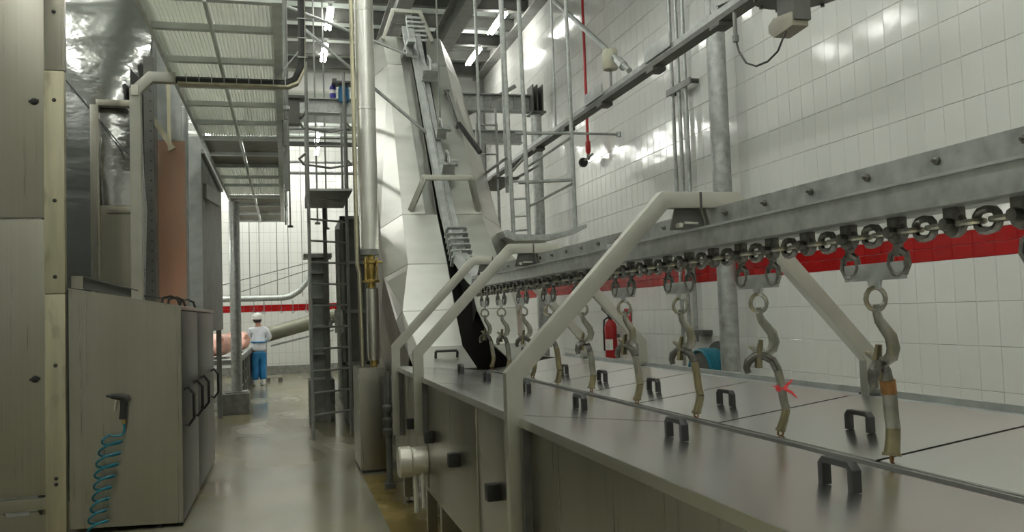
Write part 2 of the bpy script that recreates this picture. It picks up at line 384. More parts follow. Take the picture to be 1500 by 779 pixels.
# slot channel
MB().bent([(XS-.045, 1.10), (XS-.045, 1.03), (XS+.045, 1.03), (XS+.045, 1.10)], .006, 1, Y0, 7.95).build('slot_channel', 'side', tank)
MB().box(XS-.040, XS-.014, Y0, 7.9, 1.075, 1.098).build('slot_rim', 'lid', tank, smooth=False)
MB().box(XS+.030, XS+.048, Y0, 7.9, 1.075, 1.100).build('slot_rim', 'midgrey', tank, smooth=False)
def grip(name, c, along, parent, L=.145, H=.075, w=.021, m='black', nrm=(0, 0, 1), d=.014):
    c = Vector(c); a = Vector(along).normalized(); n = Vector(nrm).normalized()
    pts = [c-a*L/2, c-a*L/2+n*(H-.018), c-a*(L/2-.018)+n*H, c+a*(L/2-.018)+n*H, c+a*L/2+n*(H-.018), c+a*L/2]
    s = a.cross(n).normalized()
    mb = MB(); P = pts; k = len(P)
    vs = []
    C0 = c+n*H*0.3
    ins = [P[0]+a*w, P[1]+a*w, P[2]+a*w*.7-n*w*.8, P[3]-a*w*.7-n*w*.8, P[4]-a*w, P[5]-a*w]
    for i in range(k): vs += [P[i]-s*d, ins[i]-s*d, ins[i]+s*d, P[i]+s*d]
    fs = []
    for i in range(k-1):
        for j in range(4): fs.append((4*i+j, 4*i+(j+1) % 4, 4*i+4+(j+1) % 4, 4*i+4+j))
    fs += [(3, 2, 1, 0), (4*k-4, 4*k-3, 4*k-2, 4*k-1)]
    mb.add(vs, fs)
    return mb.build(name, m, parent, bevel=.004)
def lid(side, a, b, grips):
    g = .010
    if side < 0:
        p = [(XL-.015, a+g, ZE), (XS-.05, a+g, ZS), (XS-.05, b-g, ZS), (XL-.015, b-g, ZE)]
    else:
        p = [(XS+.05, a+g, ZS), (XR+.02, a+g, ZE), (XR+.02, b-g, ZE), (XS+.05, b-g, ZS)]
    mb = MB().panel(p, .014)
    if side < 0: mb.box(XL-.017, XL-.011, a+g, b-g, ZE-.035, ZE-.002)
    else: mb.box(XS+.045, XS+.052, a+g, b-g, ZS-.03, ZS-.003)
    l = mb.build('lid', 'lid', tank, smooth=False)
    for gy in grips:
        if side < 0: x = 1.36; z = ZE+(ZS-ZE)*(x-XL)/(XS-XL)
        else: x = 2.07; z = ZS+(ZE-ZS)*(x-XS)/(XR-XS)
        grip('lid_handle', (x, gy, z-.003), (0, 1, 0), l)
    return l
lid(-1, 0.35, 1.42, [0.95])
lid(-1, 1.42, 3.56, [1.96, 2.915])
lid(-1, 3.56, 5.5, [3.98, 4.95])
lid(-1, 5.5, 6.67, [5.97])
lid(-1, 6.67, 7.75, [6.9])
lid(1, 0.35, 1.38, [0.95]); lid(1, 1.38, 2.44, [1.85]); lid(1, 2.44, 3.5, [2.84]); lid(1, 3.5, 4.42, [3.86])
lid(1, 4.42, 5.2, [4.72]); lid(1, 5.2, 6.0, [5.57]); lid(1, 6.0, 6.9, [6.4]); lid(1, 6.9, 7.9, [])
MB().box(XR+.0, XR+.10, Y0, Y1, 1.172, 1.186).box(XR+.085, XR+.10, Y0, Y1, 1.186, 1.215).build('rear_rim', 'galv_pale', tank, smooth=False)
MB().panel([(XL-.019, 1.40, 1.193), (XL-.019, 1.26, 1.193), (XL-.019, 1.26, 1.165), (XL-.019, 1.40, 1.165)], .004).build('rust_patch', 'orange', tank, label='orange rust patch on the lid edge')
for i, (y, z) in enumerate(((5.835, .804), (4.965, .787), (3.989, .789), (6.74, .79))):
    MB().box(XL-.045, XL+.02, y-.035, y+.035, z-.04, z+.04).build('side_knob', 'black', tank, bevel=.014)
for y in (0.8, 3.0, 5.75, 6.35, 7.62):
    MB().box(XL+.04, XL+.11, y-.035, y+.035, 0.06, 0.42).cyl((XL+.075, y, .015), (XL+.075, y, .07), .016, 8).lathe([(.05, 0), (.05, .012), (.02, .025)], (XL+.075, y, .001), n=12).build('leg', 'side', tank)
for y in (0.8, 3.0, 5.5, 7.6):
    MB().box(XR-.1, XR-.03, y-.035, y+.035, 0.001, 0.42).build('leg', 'side', tank)
# round cover with pipe stubs on the side
MB().lathe([(.098, 0), (.108, .01), (.108, .085), (.096, .095), (.10, .10), (.10, .20), (.09, .205)], (XL-.185, 6.15, .60), (1, 0, 0), 24).build('round_end_cap', 'cap', tank, label='pale round steel cap sticking out of the side')
MB().cyl((XL-.06, 6.17, .24), (XL-.06, 6.17, .52), .018, 8).cyl((XL-.02, 6.10, .28), (XL-.02, 6.10, .54), .014, 8).build('drain_pipe', 'cap', tank)
for y in (4.44, 6.1): MB().cyl((XL+.019, y, .42), (XL+.019, y, 1.13), .006, 6).build('panel_seam', 'side', tank)

# ------------------------------------------------------------------ portal arches
def arch(Y, label, h=2.085, w=.072, foot=.62, d=.056):
    t = thing('rail_arch', label, 'frame', (XL, Y, foot), 'portal arches over the tank')
    pts = [(XL-.03, foot), (XL-.03, 1.36), (1.60, h), (1.94, h), (2.60, 1.36), (2.60, 1.185)]
    MB().bent(pts, w, 1, Y-d/2, Y+d/2).build('arch_tube', 'frame', t, bevel=.005)
    MB().box(XL-.012, XL+.019, Y-.052, Y-.03, foot, 1.15).build('mounting_strip', 'dark', t)
    for z in (1.06, .76):
        if z > foot: MB().lathe([(.0, 0), (.010, .003), (.014, .012), (.014, .022)], (XL-.003, Y+.065, z), (1, 0, 0), 10).box(XL+.012, XL+.02, Y+.02, Y+.09, z-.03, z+.03).build('bolt', 'cap', t)
    MB().box(1.765, 1.775, Y-.032, Y+.032, h-.034, h+.034).build('weld_plate', 'dark', t)
    # bracket holding the rail
    MB().prism([(1.66, h-.035), (1.775, h-.035), (1.80, 1.956), (1.635, 1.956)], 1, Y+.005, Y+.015).build('hanger_plate', 'dark', t)
    MB().cyl((1.67, Y+.01, 1.975), (1.67, Y-.03, 1.975), .011, 8).cyl((1.765, Y-.0, 1.985), (1.69, Y-.02, 1.985), .006, 6).build('hanger_bolt', 'cap', t)
    MB().bar((1.775, Y+.01, h-.03), (1.80, Y+.02, 1.957), .04, .006).bar((1.795, Y+.01, h-.03), (1.82, Y+.02, 1.957), .04, .006).build('hanger_strap', 'frame', t)
    MB().box(2.57, 2.63, Y-.05, Y+.05, 1.188, 1.197).build('foot_plate', 'dark', t)
    return t
arch(3.47, 'nearest pale square tube arch spanning the tank, large in the middle of the picture', foot=.62)
arch(6.12, 'middle square tube arch, its left leg beside the handle on the hood foot', foot=.78)
arch(7.42, 'farthest square tube arch, standing at the hood end next to the steel box', foot=.62)

# ------------------------------------------------------------------ conveyor rail (straight, bend, incline)
rail = thing('conveyor_rail', 'galvanised overhead conveyor rail running along the tank and up the hood', 'rail', (1.8, 4, 1.87))
MB().box(1.715, 1.885, .6, 8.05, 1.868, 1.952).build('lower_beam', 'galv', rail, bevel=.006)
MB().box(1.700, 1.722, .6, 8.0, 1.946, 1.954).build('beam_lip', 'galv_pale', rail, smooth=False)
MB().box(1.838, 1.850, .6, 7.6, 1.952, 2.052).box(1.85, 1.90, .6, 7.6, 2.044, 2.052).build('upper_angle', 'galv', rail, smooth=False)
y = 0.85
while y < 7.4:
    MB().lathe([(.013, 0), (.013, .008), (.005, .012), (.005, .02)], (1.838, y, 2.017), (-1, 0, 0), 8).build('bolt', 'chain', rail); y += .312
MB().box(1.708, 1.716, 4.45, 4.5, 1.875, 1.96).box(1.70, 1.75, 4.42, 4.52, 1.952, 1.975).build('splice_clip', 'galv_pale', rail)
# path of the hood (ridge line y,z) and the rail over it
def hp(s):   # point on the incline s metres from the foot corner
    return s
UP = [(8.0, 1.93), (8.25, 1.99), (8.60, 2.12), (9.03, 2.27), (9.60, 2.82), (10.4, 3.84), (11.27, 5.00), (11.72, 5.57), (11.85, 5.78)]
def sweep_box(path, x0, x1, th):
    mb = MB(); mb.bent([(p[0], p[1]) for p in path], th, 0, x0, x1); return mb
sweep_box(UP, 1.705, 1.79, .10).build('inclined_beam', 'galv_pale', rail)
sweep_box(UP, 1.80, 1.86, .07).build('inclined_cover', 'galv_pale', rail)
sweep_box([(p[0]-.04, p[1]+.035) for p in UP[2:]], 1.77, 1.785, .04).build('inclined_edge', 'galv', rail)
# stack of box-shaped guide loops at the bend
for i in range(6):
    t_ = i/5; yy = 8.92+.30*t_; zz = 2.155+.33*t_
    d = Vector((0, .66, .75)); n = Vector((0, -.75, .66)); c = Vector((1.80, yy, zz))
    mb = MB()
    q = [c+Vector((-.10, 0, 0))-n*.04, c+Vector((-.10, 0, 0))+n*.10, c+Vector((.10, 0, 0))+n*.10, c+Vector((.10, 0, 0))-n*.04]
    for a, b in zip(q[:-1], q[1:]): mb.bar(a, b, .035, .02, d)
    mb.build('guide_loop', 'galv', rail)
def carriage(y, z, big=1.0):
    d = Vector((0, .6, .8)); n = Vector((0, -.8, .6)); c = Vector((1.86, y, z))
    mb = MB()
    mb.bar(c-d*.12*big+n*.07, c+d*.12*big+n*.07, .16*big, .03, n)
    mb.bar(c-d*.10*big+n*.07, c-d*.10*big+n*.22, .14*big, .02, d)
    mb.tube([c+d*.1*big+n*.08, c+d*.12*big+n*.22, c+d*.0+n*.27, c-d*.1*big+n*.22], .018, 6)
    mb.cyl(c+Vector((.02, 0, 0))+n*.15, c+Vector((.12, 0, 0))+n*.15, .05*big, 10)
    return mb
carriage(9.98, 3.30).build('tension_bracket', 'galv', rail)
carriage(10.35, 3.78, .8).build('tension_bracket', 'galv', rail)
carriage(11.05, 4.72, 1.4).build('tension_bracket', 'galv_pale', rail)
for i in range(6):
    yy = 11.55+.04*i; zz = 5.35+.075*i
    MB().box(1.70, 1.95, yy-.03, yy+.03, zz, zz+.03).build('spring_coil', 'galv_pale', rail, bevel=.01)
MB().box(1.62, 1.72, 11.1, 11.6, 5.2, 5.25).bar((1.64, 11.2, 5.05), (1.64, 11.6, 5.55), .06, .05).build('side_guide', 'galv_pale', rail)

# ------------------------------------------------------------------ chain
chain = thing('conveyor_chain', 'oily round-link conveyor chain hanging from rollers under the rail', 'chain', (1.8, 4, 1.82))
def stadium(L, r_out, axis):      # link loop with its long side on y, plane holds y and `axis`
    pts = []
    for i in range(12):
        a = 2*PI*i/12; c, s_ = math.cos(a), math.sin(a)
        yy = c*r_out+(L if c > 0.01 else (-L if c < -0.01 else 0)); oo = s_*r_out
        pts.append((0, yy, oo) if axis == 'z' else (oo, yy, 0))
    return pts
lm_v = MB().tube(stadium(.010, .029, 'z'), .0115, 6, closed=True)
lm_h = MB().tube(stadium(.022, .018, 'x'), .0085, 6, closed=True)
hang = MB().box(-.013, .013, -.028, .028, -.01, .052).lathe([(.034, -.014), (.038, -.006), (.038, .006), (.034, .014)], (0, 0, 0), (1, 0, 0), 12) \
           .lathe([(.018, 0), (.018, .03), (.012, .034)], (-.04, 0, 0), (1, 0, 0), 8)
P0 = 2.4717; PIT = .2333
lv = lh = hg = None
for kx in range(-4, 26):
    yh = P0+PIT*kx
    if yh > 8.15: break
    for q, (dy, ty) in enumerate(((0, 'hang'), (PIT/4, 'h'), (PIT/2, 'v'), (PIT*3/4, 'h'))):
        z = 1.822
        if ty == 'hang':
            if hg is None: hg = hang.build('trolley', 'chain', chain, org=(0, 0, 0)); o = hg
            else: o = hg.copy(); COL.objects.link(o)
        elif ty == 'v':
            if lv is None: lv = lm_v.build('link', 'chain', chain, org=(0, 0, 0)); o = lv
            else: o = lv.copy(); COL.objects.link(o)
        else:
            if lh is None: lh = lm_h.build('link', 'hook', chain, org=(0, 0, 0)); o = lh
            else: o = lh.copy(); COL.objects.link(o)
        o.location = Vector((1.8, yh+dy, z))-W[chain.name]

# ------------------------------------------------------------------ shackle hooks
def make_hook():
    t = thing('shackle_hook', '', 'hook', (0, 0, 0), 'shackle hooks on the chain')
    # fork links from the two trolleys to the plate (plate lies along y, origin = plate centre)
    for s in (-1, 1):
        y = s*PIT/2
        MB().bar((0, y, .112), (0, y, .045), .03, .014, (1, 0, 0)).tube([(.0, y-.012, .062), (0, y-.034, .05), (0, y-.041, .02), (0, y-.024, -.006), (0, y, -.012), (0, y+.024, -.006), (0, y+.041, .02), (0, y+.034, .05), (0, y+.012, .062)], .0105, 6).build('fork', 'chain', t)
    MB().prism([(-.143, -.024), (-.03, -.024), (-.022, -.05), (.022, -.05), (.03, -.024), (.143, -.024), (.143, .030), (-.143, .030)], 0, -.006, .006).build('spreader_plate', 'galv', t, bevel=.002)
    sw = bpy.data.objects.new('swivel', None); bpy.data.objects.remove(sw)
    MB().tube([(.036*math.cos(a), 0, -.082+.036*math.sin(a)) for a in [2*PI*i/14 for i in range(14)]], .008, 6, closed=True).build('ring', 'hook', t)
    return t
def hook_lower(t, ang, flip=1, tie=False, rusty=False, shank='hook', cane=None):
    c, s = math.cos(ang), math.sin(ang)
    def P(u, v, z): return (u*c-v*s, u*s+v*c, z)
    # flat S hook
    Sp = [(0, -.10), (.0, -.125), (.008, -.15), (.026, -.175), (.045, -.20), (.052, -.235), (.044, -.262), (.02, -.278), (-.008, -.272), (-.03, -.258), (-.046, -.25)]
    MB().tube([P(flip*u, 0, z) for u, z in Sp], [.011, .014, .017, .019, .021, .022, .021, .018, .015, .011, .006], 8, sx=.6, u0=P(0, 1, 0)).build('s_hook', 'hook', t)
    # toggle plate hanging in the S hook
    MB().tube([P(flip*.002, .0, -.225), P(-flip*.004, 0, -.26), P(-flip*.010, .0, -.30), P(-flip*.012, 0, -.335)], [.009, .012, .014, .016], 6, sx=1.5, u0=P(0, 1, 0)).build('toggle', 'brassy', t)
    if cane is not None:
        c, s = math.cos(cane), math.sin(cane)
    # cane: curled top, long shank, kink and tip
    top = [(-.052, -.355), (-.058, -.335), (-.050, -.308), (-.022, -.288), (.012, -.288), (.042, -.308), (.060, -.345)]
    mid = [(.060, -.345), (.070, -.40), (.076, -.46), (.084, -.495)]
    low = [(.084, -.495), (.076, -.53), (.060, -.575)]
    f = flip
    MB().tube([P(f*u, 0, z) for u, z in top], [.012, .014, .017, .017, .017, .017, .017], 10, sx=1.1, u0=P(0, 1, 0)).build('cane_bend', 'hook_dark', t)
    if rusty: MB().tube([P(f*u, 0, z) for u, z in ((.057, -.340), (.062, -.36), (.066, -.385))], .0178, 10, sx=1.4, u0=P(0, 1, 0)).build('rust_band', 'rust', t, label='rust brown band on the shank')
    MB().tube([P(f*u, 0, z) for u, z in mid], .0165, 10, sx=1.4, u0=P(0, 1, 0)).build('shank', shank, t)
    MB().tube([P(f*u, 0, z) for u, z in low], [.0165, .0165, .018], 10, sx=1.4, u0=P(0, 1, 0)).tube([P(f*.060, 0, -.570), P(f*.058, 0, -.580)], .020, 10, sx=1.5, u0=P(0, 1, 0)).build('kinked_end', 'brassy', t)
    MB().tube([P(f*.05, 0, -.575), P(f*.048, 0, -.593), P(f*.058, 0, -.601), P(f*.068, 0, -.593), P(f*.066, 0, -.575)], .004, 6).build('tip_ring', 'rust', t)
    if tie:
        MB().lathe([(.021, -.012), (.024, 0), (.021, .012)], P(f*.071, 0, -.415), (0, 0, 1), 10).tube([P(f*.075, .01, -.415), P(f*.10, .02, -.40), P(f*.115, .02, -.385)], [.006, .006, .003], 5) \
            .tube([P(f*.075, -.015, -.415), P(f*.105, -.02, -.43), P(f*.125, -.02, -.452)], [.006, .006, .002], 5).tube([P(f*.06, -.02, -.41), P(f*.035, -.02, -.405)], [.005, .002], 5).build('red_tie', 'red_rope', t, label='red ribbon knotted round the shank')
HK = [(1.627, -1.2, 1, 0, 0, 'hook', 'hook at the right edge of the picture, only its first chain fork in view'),
      (2.355, -1.25, 1, 0, 1, 'hook', 'largest hook, rust brown band below its bend, hanging over the nearest black lid handle'),
      (3.055, -.45, 1, 1, 0, 'hook', 'hook with a red ribbon knotted round its shank'),
      (3.755, -.95, 1, 0, 0, 'brassy', 'yellowish hook hanging in front of the teal hose reel'),
      (4.455, -1.0, 1, 0, 0, 'hook', 'hook hanging just right of the red fire extinguisher'),
      (5.155, -.55, 1, 0, 0, 'hook', 'hook in the gap between the nearest arch and the fire extinguisher'),
      (5.855, -1.1, 1, 0, 0, 'brassy', 'hook half hidden behind the sloping tube of the nearest arch'),
      (6.555, -.4, 1, 0, 0, 'hook', 'hook against the white hood foot, left of the nearest arch, dark curled top'),
      (7.255, -.6, 1, 0, 0, 'hook', 'hook at the right side of the dark hood mouth'),
      (7.90, -.8, 1, 0, 0, 'hook', 'farthest hook, hanging inside the dark hood mouth')]
base_hook = make_hook()
for i, (y, ang, fl, tie, rusty, sh, lab) in enumerate(HK):
    if i < len(HK)-1: t = copy_tree(base_hook)
    else: t = base_hook
    W[t.name] = Vector((0, 0, 0)); t['label'] = lab
    hook_lower(t, ang, fl, tie, rusty, sh, [None, .55, None, None, None, .5, None, None, .6, None][i])
    t.location = (1.8, y, 1.706)

# ------------------------------------------------------------------ hood (inclined tunnel)
hood = thing('inclined_hood', 'tall faceted matt stainless hood rising steeply from the end of the tank', 'hood', (1.78, 9, 0))
# ring: (y, z) of ridge, ridge half width left/right, slot left/right x, outer half width, depth of bevel
RG = [(7.93, 1.12, .62, .55, 1.72, 2.10, .62, .02),
      (8.42, 1.31, .52, .50, 1.685, 1.99, .60, .10),
      (8.72, 1.67, .62, .56, 1.68, 1.90, .67, .16),
      (9.10, 2.165, .50, .50, 1.68, 1.87, .74, .20),
      (9.65, 2.757, .47, .43, 1.68, 1.87, .70, .22),
      (11.31, 4.95, .39, .40, 1.69, 1.90, .63, .30),
      (11.85, 5.50, .40, .42, 1.69, 1.97, .60, .30)]
CXH = 1.76
def ring(i):
    y, z, hl, hr, sl, sr, ho, dp = RG[i]
    a = RG[max(i-1, 0)]; b = RG[min(i+1, len(RG)-1)]
    d = Vector((0, b[0]-a[0], b[1]-a[1])).normalized(); n = Vector((0, -d.z, d.y)); c = Vector((0, y, z))
    pt = lambda x, k: Vector((x, 0, 0))+c-n*k
    return [pt(CXH-ho+.02, dp+1.1), pt(CXH-ho, dp), pt(CXH-hl, 0), pt(sl, 0), pt(sr, 0), pt(CXH+hr, 0), pt(CXH+ho, dp), pt(CXH+ho-.02, dp+1.1)]
RS = [ring(i) for i in range(len(RG))]
names = {0: 'side_panel', 1: 'bevel_panel', 2: 'front_panel', 4: 'front_panel', 5: 'bevel_panel', 6: 'side_panel'}
for i in range(len(RG)-1):
    for j, nm in names.items():
        a, b = RS[i], RS[i+1]
        if i == 0 and j in (0, 6): continue
        if i <= 1 and j in (0, 6):
            pass
        p = [a[j], a[j+1], b[j+1], b[j]]
        sh = lambda q: Vector((q.x, q.y, max(q.z, .42)))
        p = [sh(q) for q in p]
        if (p[1]-p[0]).length < .01 or (p[2]-p[3]).length < .01: continue
        c = sum(p, Vector())/4
        p = [c+(q-c)*(1-.004/max((q-c).length, .1)) for q in p]
        if j == 2 and i >= 4:      # inner fold toward the slot
            nn_ = (p[1]-p[0]).cross(p[3]-p[0]).normalized()
            if nn_.y > 0: nn_ = -nn_
            f0, f1 = p[1]-Vector((.13, 0, 0)), p[2]-Vector((.13, 0, 0))
            MB().panel([f0, p[1]-nn_*.055, p[2]-nn_*.055, f1], .012).build('slot_fold', 'hood', hood, smooth=False)
            p = [p[0], f0, f1, p[3]]
        mb = MB().panel(p, .012)
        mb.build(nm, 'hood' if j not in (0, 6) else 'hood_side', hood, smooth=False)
# slot linings (dark colour in place of shade), back and roof
for i in range(2, len(RG)-1):
    a, b = RS[i], RS[i+1]
    n = ((b[3]-a[3]).cross(Vector((1, 0, 0)))).normalized()
    if n.z > 0: n = -n
    for j in (3, 4):
        MB().panel([a[j], b[j], b[j]+n*.35, a[j]+n*.35], .006).build('slot_lining', 'dark', hood, smooth=False)
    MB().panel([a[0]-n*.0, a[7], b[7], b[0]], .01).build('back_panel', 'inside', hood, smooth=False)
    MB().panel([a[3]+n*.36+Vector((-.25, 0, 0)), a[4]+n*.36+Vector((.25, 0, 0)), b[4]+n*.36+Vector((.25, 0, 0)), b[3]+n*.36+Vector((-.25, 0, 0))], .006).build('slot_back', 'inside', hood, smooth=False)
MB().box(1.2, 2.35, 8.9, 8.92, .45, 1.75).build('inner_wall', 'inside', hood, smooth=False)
MB().box(1.2, 2.35, 7.95, 8.9, 1.02, 1.04).build('inner_floor', 'brown', hood, smooth=False)
MB().panel([RS[-1][k] for k in (0, 1, 2, 5, 6, 7)], .01).build('top_plate', 'hood', hood, smooth=False)
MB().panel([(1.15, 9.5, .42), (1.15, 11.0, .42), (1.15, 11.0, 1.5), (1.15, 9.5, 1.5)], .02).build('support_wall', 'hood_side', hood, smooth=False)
tag(MB().cyl((1.865, 10.28, 4.0), (1.855, 10.28, 7.7), .012, 6).build('hanging_cable', 'midgrey', org=(1.86, 10.28, 4.0)), 'thin brown cable hanging straight down in front of the hood beside its rail', 'cable')
# hood frames and rods
MB().bent([(1.37, 5.42), (1.51, 5.83), (1.89, 5.83), (2.05, 5.42)], .05, 1, 11.72, 11.77).build('top_frame', 'frame', hood, bevel=.005)
MB().bent([(1.44, 5.45), (1.56, 5.72), (1.86, 5.72), (1.98, 5.45)], .04, 1, 12.0, 12.04).build('top_frame', 'dark', hood)
def onface(y, x, k=.02):   # point just off the front face of the upper section
    t_ = (y-9.65)/(11.31-9.65); n = Vector((0, -.797, .604)); return Vector((x, y, 2.757+t_*2.193))+n*k
q = [onface(9.69, 1.39, -.01), onface(9.84, 1.55, .27), onface(9.84, 2.08, .27), onface(9.69, 2.17, .0)]
MB().bar(q[0], q[1], .05, .06).bar(q[1]-Vector((.03, 0, 0)), q[2]+Vector((.03, 0, 0)), .05, .06).bar(q[2], q[3], .05, .06).build('stand_off_frame', 'frame', hood, bevel=.004)
MB().cyl(onface(10.95, 2.07, .07), onface(10.55, 2.12, .07), .016, 6).cyl(onface(10.95, 2.03, .06), onface(10.95, 2.11, .06), .018, 6).cyl(onface(10.95, 2.07, -.01), onface(10.95, 2.07, .08), .015, 6).build('door_stay', 'dark', hood)
MB().cyl(onface(10.55, 2.13, .08), onface(10.28, 2.35, .0), .032, 8).build('door_stay', 'black', hood)
MB().cyl(onface(10.55, 2.12, -.01), onface(10.55, 2.12, .09), .018, 6).build('stay_bracket', 'dark', hood)
grip('foot_handle', (1.475, 8.18, 1.212), (1, 0, 0), hood, L=.23, H=.08, w=.022, nrm=(0, -.35, .93), d=.014)
for i, x in enumerate((2.22, 2.28)):
    grip('foot_handle', (x, 8.1, 1.19+.02), (0, 1, .3), hood, L=.12, H=.06) if i == 0 else None
for (a, b, lab) in (((-.04, 11.3, 5.70), (1.74, 11.25, 5.03), 'upper thin tie rod running from the left to the top of the inclined rail'),
                    ((.29, 10.4, 5.06), (1.74, 10.38, 3.82), 'lower steep tie rod running from the left to the middle of the inclined rail')):
    t = thing('tie_rod', lab, 'rod', b)
    MB().cyl(a, b, .02, 8).build('rod', 'galv', t); MB().lathe([(.035, -.04), (.035, .04)], b, Vector(b)-Vector(a), 8).build('end_clamp', 'galv', t)

# ================================================================== LEFT SIDE
# tall cabinet with door panels
t = thing('tall_cabinet', 'tall stained stainless cabinet wall at the left edge of the picture', 'cabinet', (-2.4, 7.6, 0))
MB().box(-3.2, -1.88, 7.52, 7.66, 0.04, 5.2).build('carcass', 'galv_pale', t, smooth=False)
MB().box(-3.2, -1.815, 7.49, 7.52, 2.49, 5.2).build('upper_door', 'panel', t, bevel=.004)
MB().box(-3.2, -1.815, 7.49, 7.52, 0.335, 2.475).build('lower_door', 'panel', t, bevel=.004)
MB().prism([(-3.2, .05), (-1.8, .05), (-1.8, .185), (-1.86, .185), (-1.87, .21), (-1.93, .21), (-1.94, .185), (-2.1, .185), (-2.11, .21), (-2.17, .21), (-2.18, .185), (-3.2, .185)], 1, 7.49, 7.52).build('kick_plate', 'panel', t, smooth=False)
MB().box(-3.2, -1.8, 7.492, 7.52, .225, .315).build('lower_strip', 'panel', t, bevel=.003)
for z in (3.41, 1.23):
    MB().lathe([(.028, 0), (.028, .012), (.012, .02)], (-1.885, 7.49, z), (0, -1, 0), 10).bar((-1.92, 7.472, z-.004), (-1.85, 7.472, z+.006), .02, .02).build('door_lock', 'black', t)
t = thing('corner_post', 'yellowish stainless post between the tall cabinet and the low cabinet', 'post', (-1.735, 7.48, 0))
MB().box(-1.812, -1.665, 7.455, 7.53, .03, 1.885).build('lower_section', 'post', t, bevel=.008)
MB().box(-1.812, -1.665, 7.455, 7.53, 1.89, 3.655).build('middle_section', 'post', t, bevel=.008)
MB().box(-1.808, -1.66, 7.46, 7.53, 3.66, 5.2).build('upper_section', 'panel', t, bevel=.008)
for z in (.46, .415, 1.33, 2.02, 2.62, 3.42, 4.13):
    MB().lathe([(.016, 0), (.016, .004), (.008, .01)], (-1.735, 7.455, z), (0, -1, 0), 8).build('bolt', 'black', t)
# low cabinet with sloping roof
t = thing('low_cabinet', 'low stainless cabinet with a sloping roof and black handles, blow gun on its face', 'cabinet', (-1.23, 9, 0))
XA, XB, YA, YB = -1.65, -.82, 7.5, 10.75
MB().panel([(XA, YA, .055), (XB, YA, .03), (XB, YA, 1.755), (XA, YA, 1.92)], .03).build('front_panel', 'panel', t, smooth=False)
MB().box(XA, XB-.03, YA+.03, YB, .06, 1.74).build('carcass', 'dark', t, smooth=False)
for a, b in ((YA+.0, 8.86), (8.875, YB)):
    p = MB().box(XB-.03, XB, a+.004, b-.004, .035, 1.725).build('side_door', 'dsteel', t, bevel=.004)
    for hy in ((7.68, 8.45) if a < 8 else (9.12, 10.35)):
        MB().tube([(XB-.005, hy, .80), (XB+.03, hy, .78), (XB+.075, hy, .84), (XB+.075, hy, 1.04), (XB+.03, hy, 1.10), (XB-.005, hy, 1.08)], .013, 6).build('door_handle', 'black', p)
MB().panel([(XA, YA-.012, 1.93), (XB+.012, YA-.012, 1.762), (XB+.012, YB, 1.762), (XA, YB, 1.93)], .012).box(XB-.0, XB+.012, YA-.012, YB, 1.735, 1.76).build('roof', 'panel', t, smooth=False)
for i, hy in enumerate((7.7, 8.1, 9.0)):
    MB().tube([(-.99, hy, 1.79), (-.985, hy+.03, 1.84), (-.93, hy+.1, 1.855), (-.88, hy+.12, 1.83), (-.86, hy+.12, 1.775)], .011, 6).build('roof_handle', 'black', t)
MB().tube([(-1.2, 7.75, 1.875), (-1.0, 7.72, 1.84), (-.95, 8.4, 1.85), (-.90, 9.5, 1.84)], .006, 5).build('roof_cable', 'black', t)
for x in (-1.0, -.86): MB().cyl((x, 7.56, 0), (x, 7.56, .06), .02, 8).box(x-.03, x+.03, 7.53, 7.59, 0, .012).build('foot', 'black', t)
t = thing('roof_bracket', 'dark channel bracket lying on the sloping roof of the low cabinet', 'bracket', (-1.35, 7.6, 1.9))
MB().panel([(-1.655, 7.6, 1.935), (-1.565, 7.6, 1.925), (-1.565, 7.6, 2.03), (-1.655, 7.6, 2.035)], .02).build('end_plate', 'panel', t, smooth=False)
MB().panel([(-1.565, 7.62, 1.925), (-1.15, 7.62, 1.84), (-1.15, 7.62, 1.90), (-1.565, 7.62, 2.03)], .02).bar((-1.56, 7.6, 2.025), (-1.15, 7.6, 1.90), .06, .012).build('channel', 'dark', t, smooth=False)
# blow gun with coiled hose
t = thing('air_blow_gun', 'black air blow gun with teal coiled hose hanging on the low cabinet', 'blow gun', (-1.25, 7.47, .95))
MB().tube([(-1.375, 7.455, 1.075), (-1.35, 7.455, 1.07), (-1.33, 7.455, 1.068), (-1.28, 7.455, 1.06), (-1.235, 7.455, 1.045), (-1.215, 7.455, 1.02)], [.010, .012, .02, .026, .028, .022], 8).build('barrel', 'black', t)
MB().tube([(-1.245, 7.455, 1.04), (-1.25, 7.455, .97), (-1.255, 7.455, .885)], [.03, .026, .03], 8).build('grip', 'black', t)
MB().tube([(-1.30, 7.455, 1.05), (-1.31, 7.455, 1.01), (-1.318, 7.455, .96)], .006, 5).build('trigger', 'cap', t)
MB().cyl((-1.247, 7.455, .885), (-1.247, 7.455, .85), .014, 8).build('coupling', 'brass', t)
pts = [(-1.247, 7.455, .85), (-1.243, 7.455, .80), (-1.26, 7.455, .765), (-1.31, 7.452, .755), (-1.36, 7.44, .768)]
N = 150
for i in range(N+1):
    u = i/N; turns = 8.4; a = 2*PI*turns*u+PI*.9
    cx = -1.325-.135*u+(.03*max(0, u-.8)*5); cz = .745-.72*u
    r = .072+.012*math.sin(7*u)
    pts.append((cx+r*math.cos(a), 7.42-.05*math.sin(a)-.015, cz+.034*math.sin(a+.6)))
MB().tube(pts, .0095, 6).build('coiled_hose', 'hose', t)

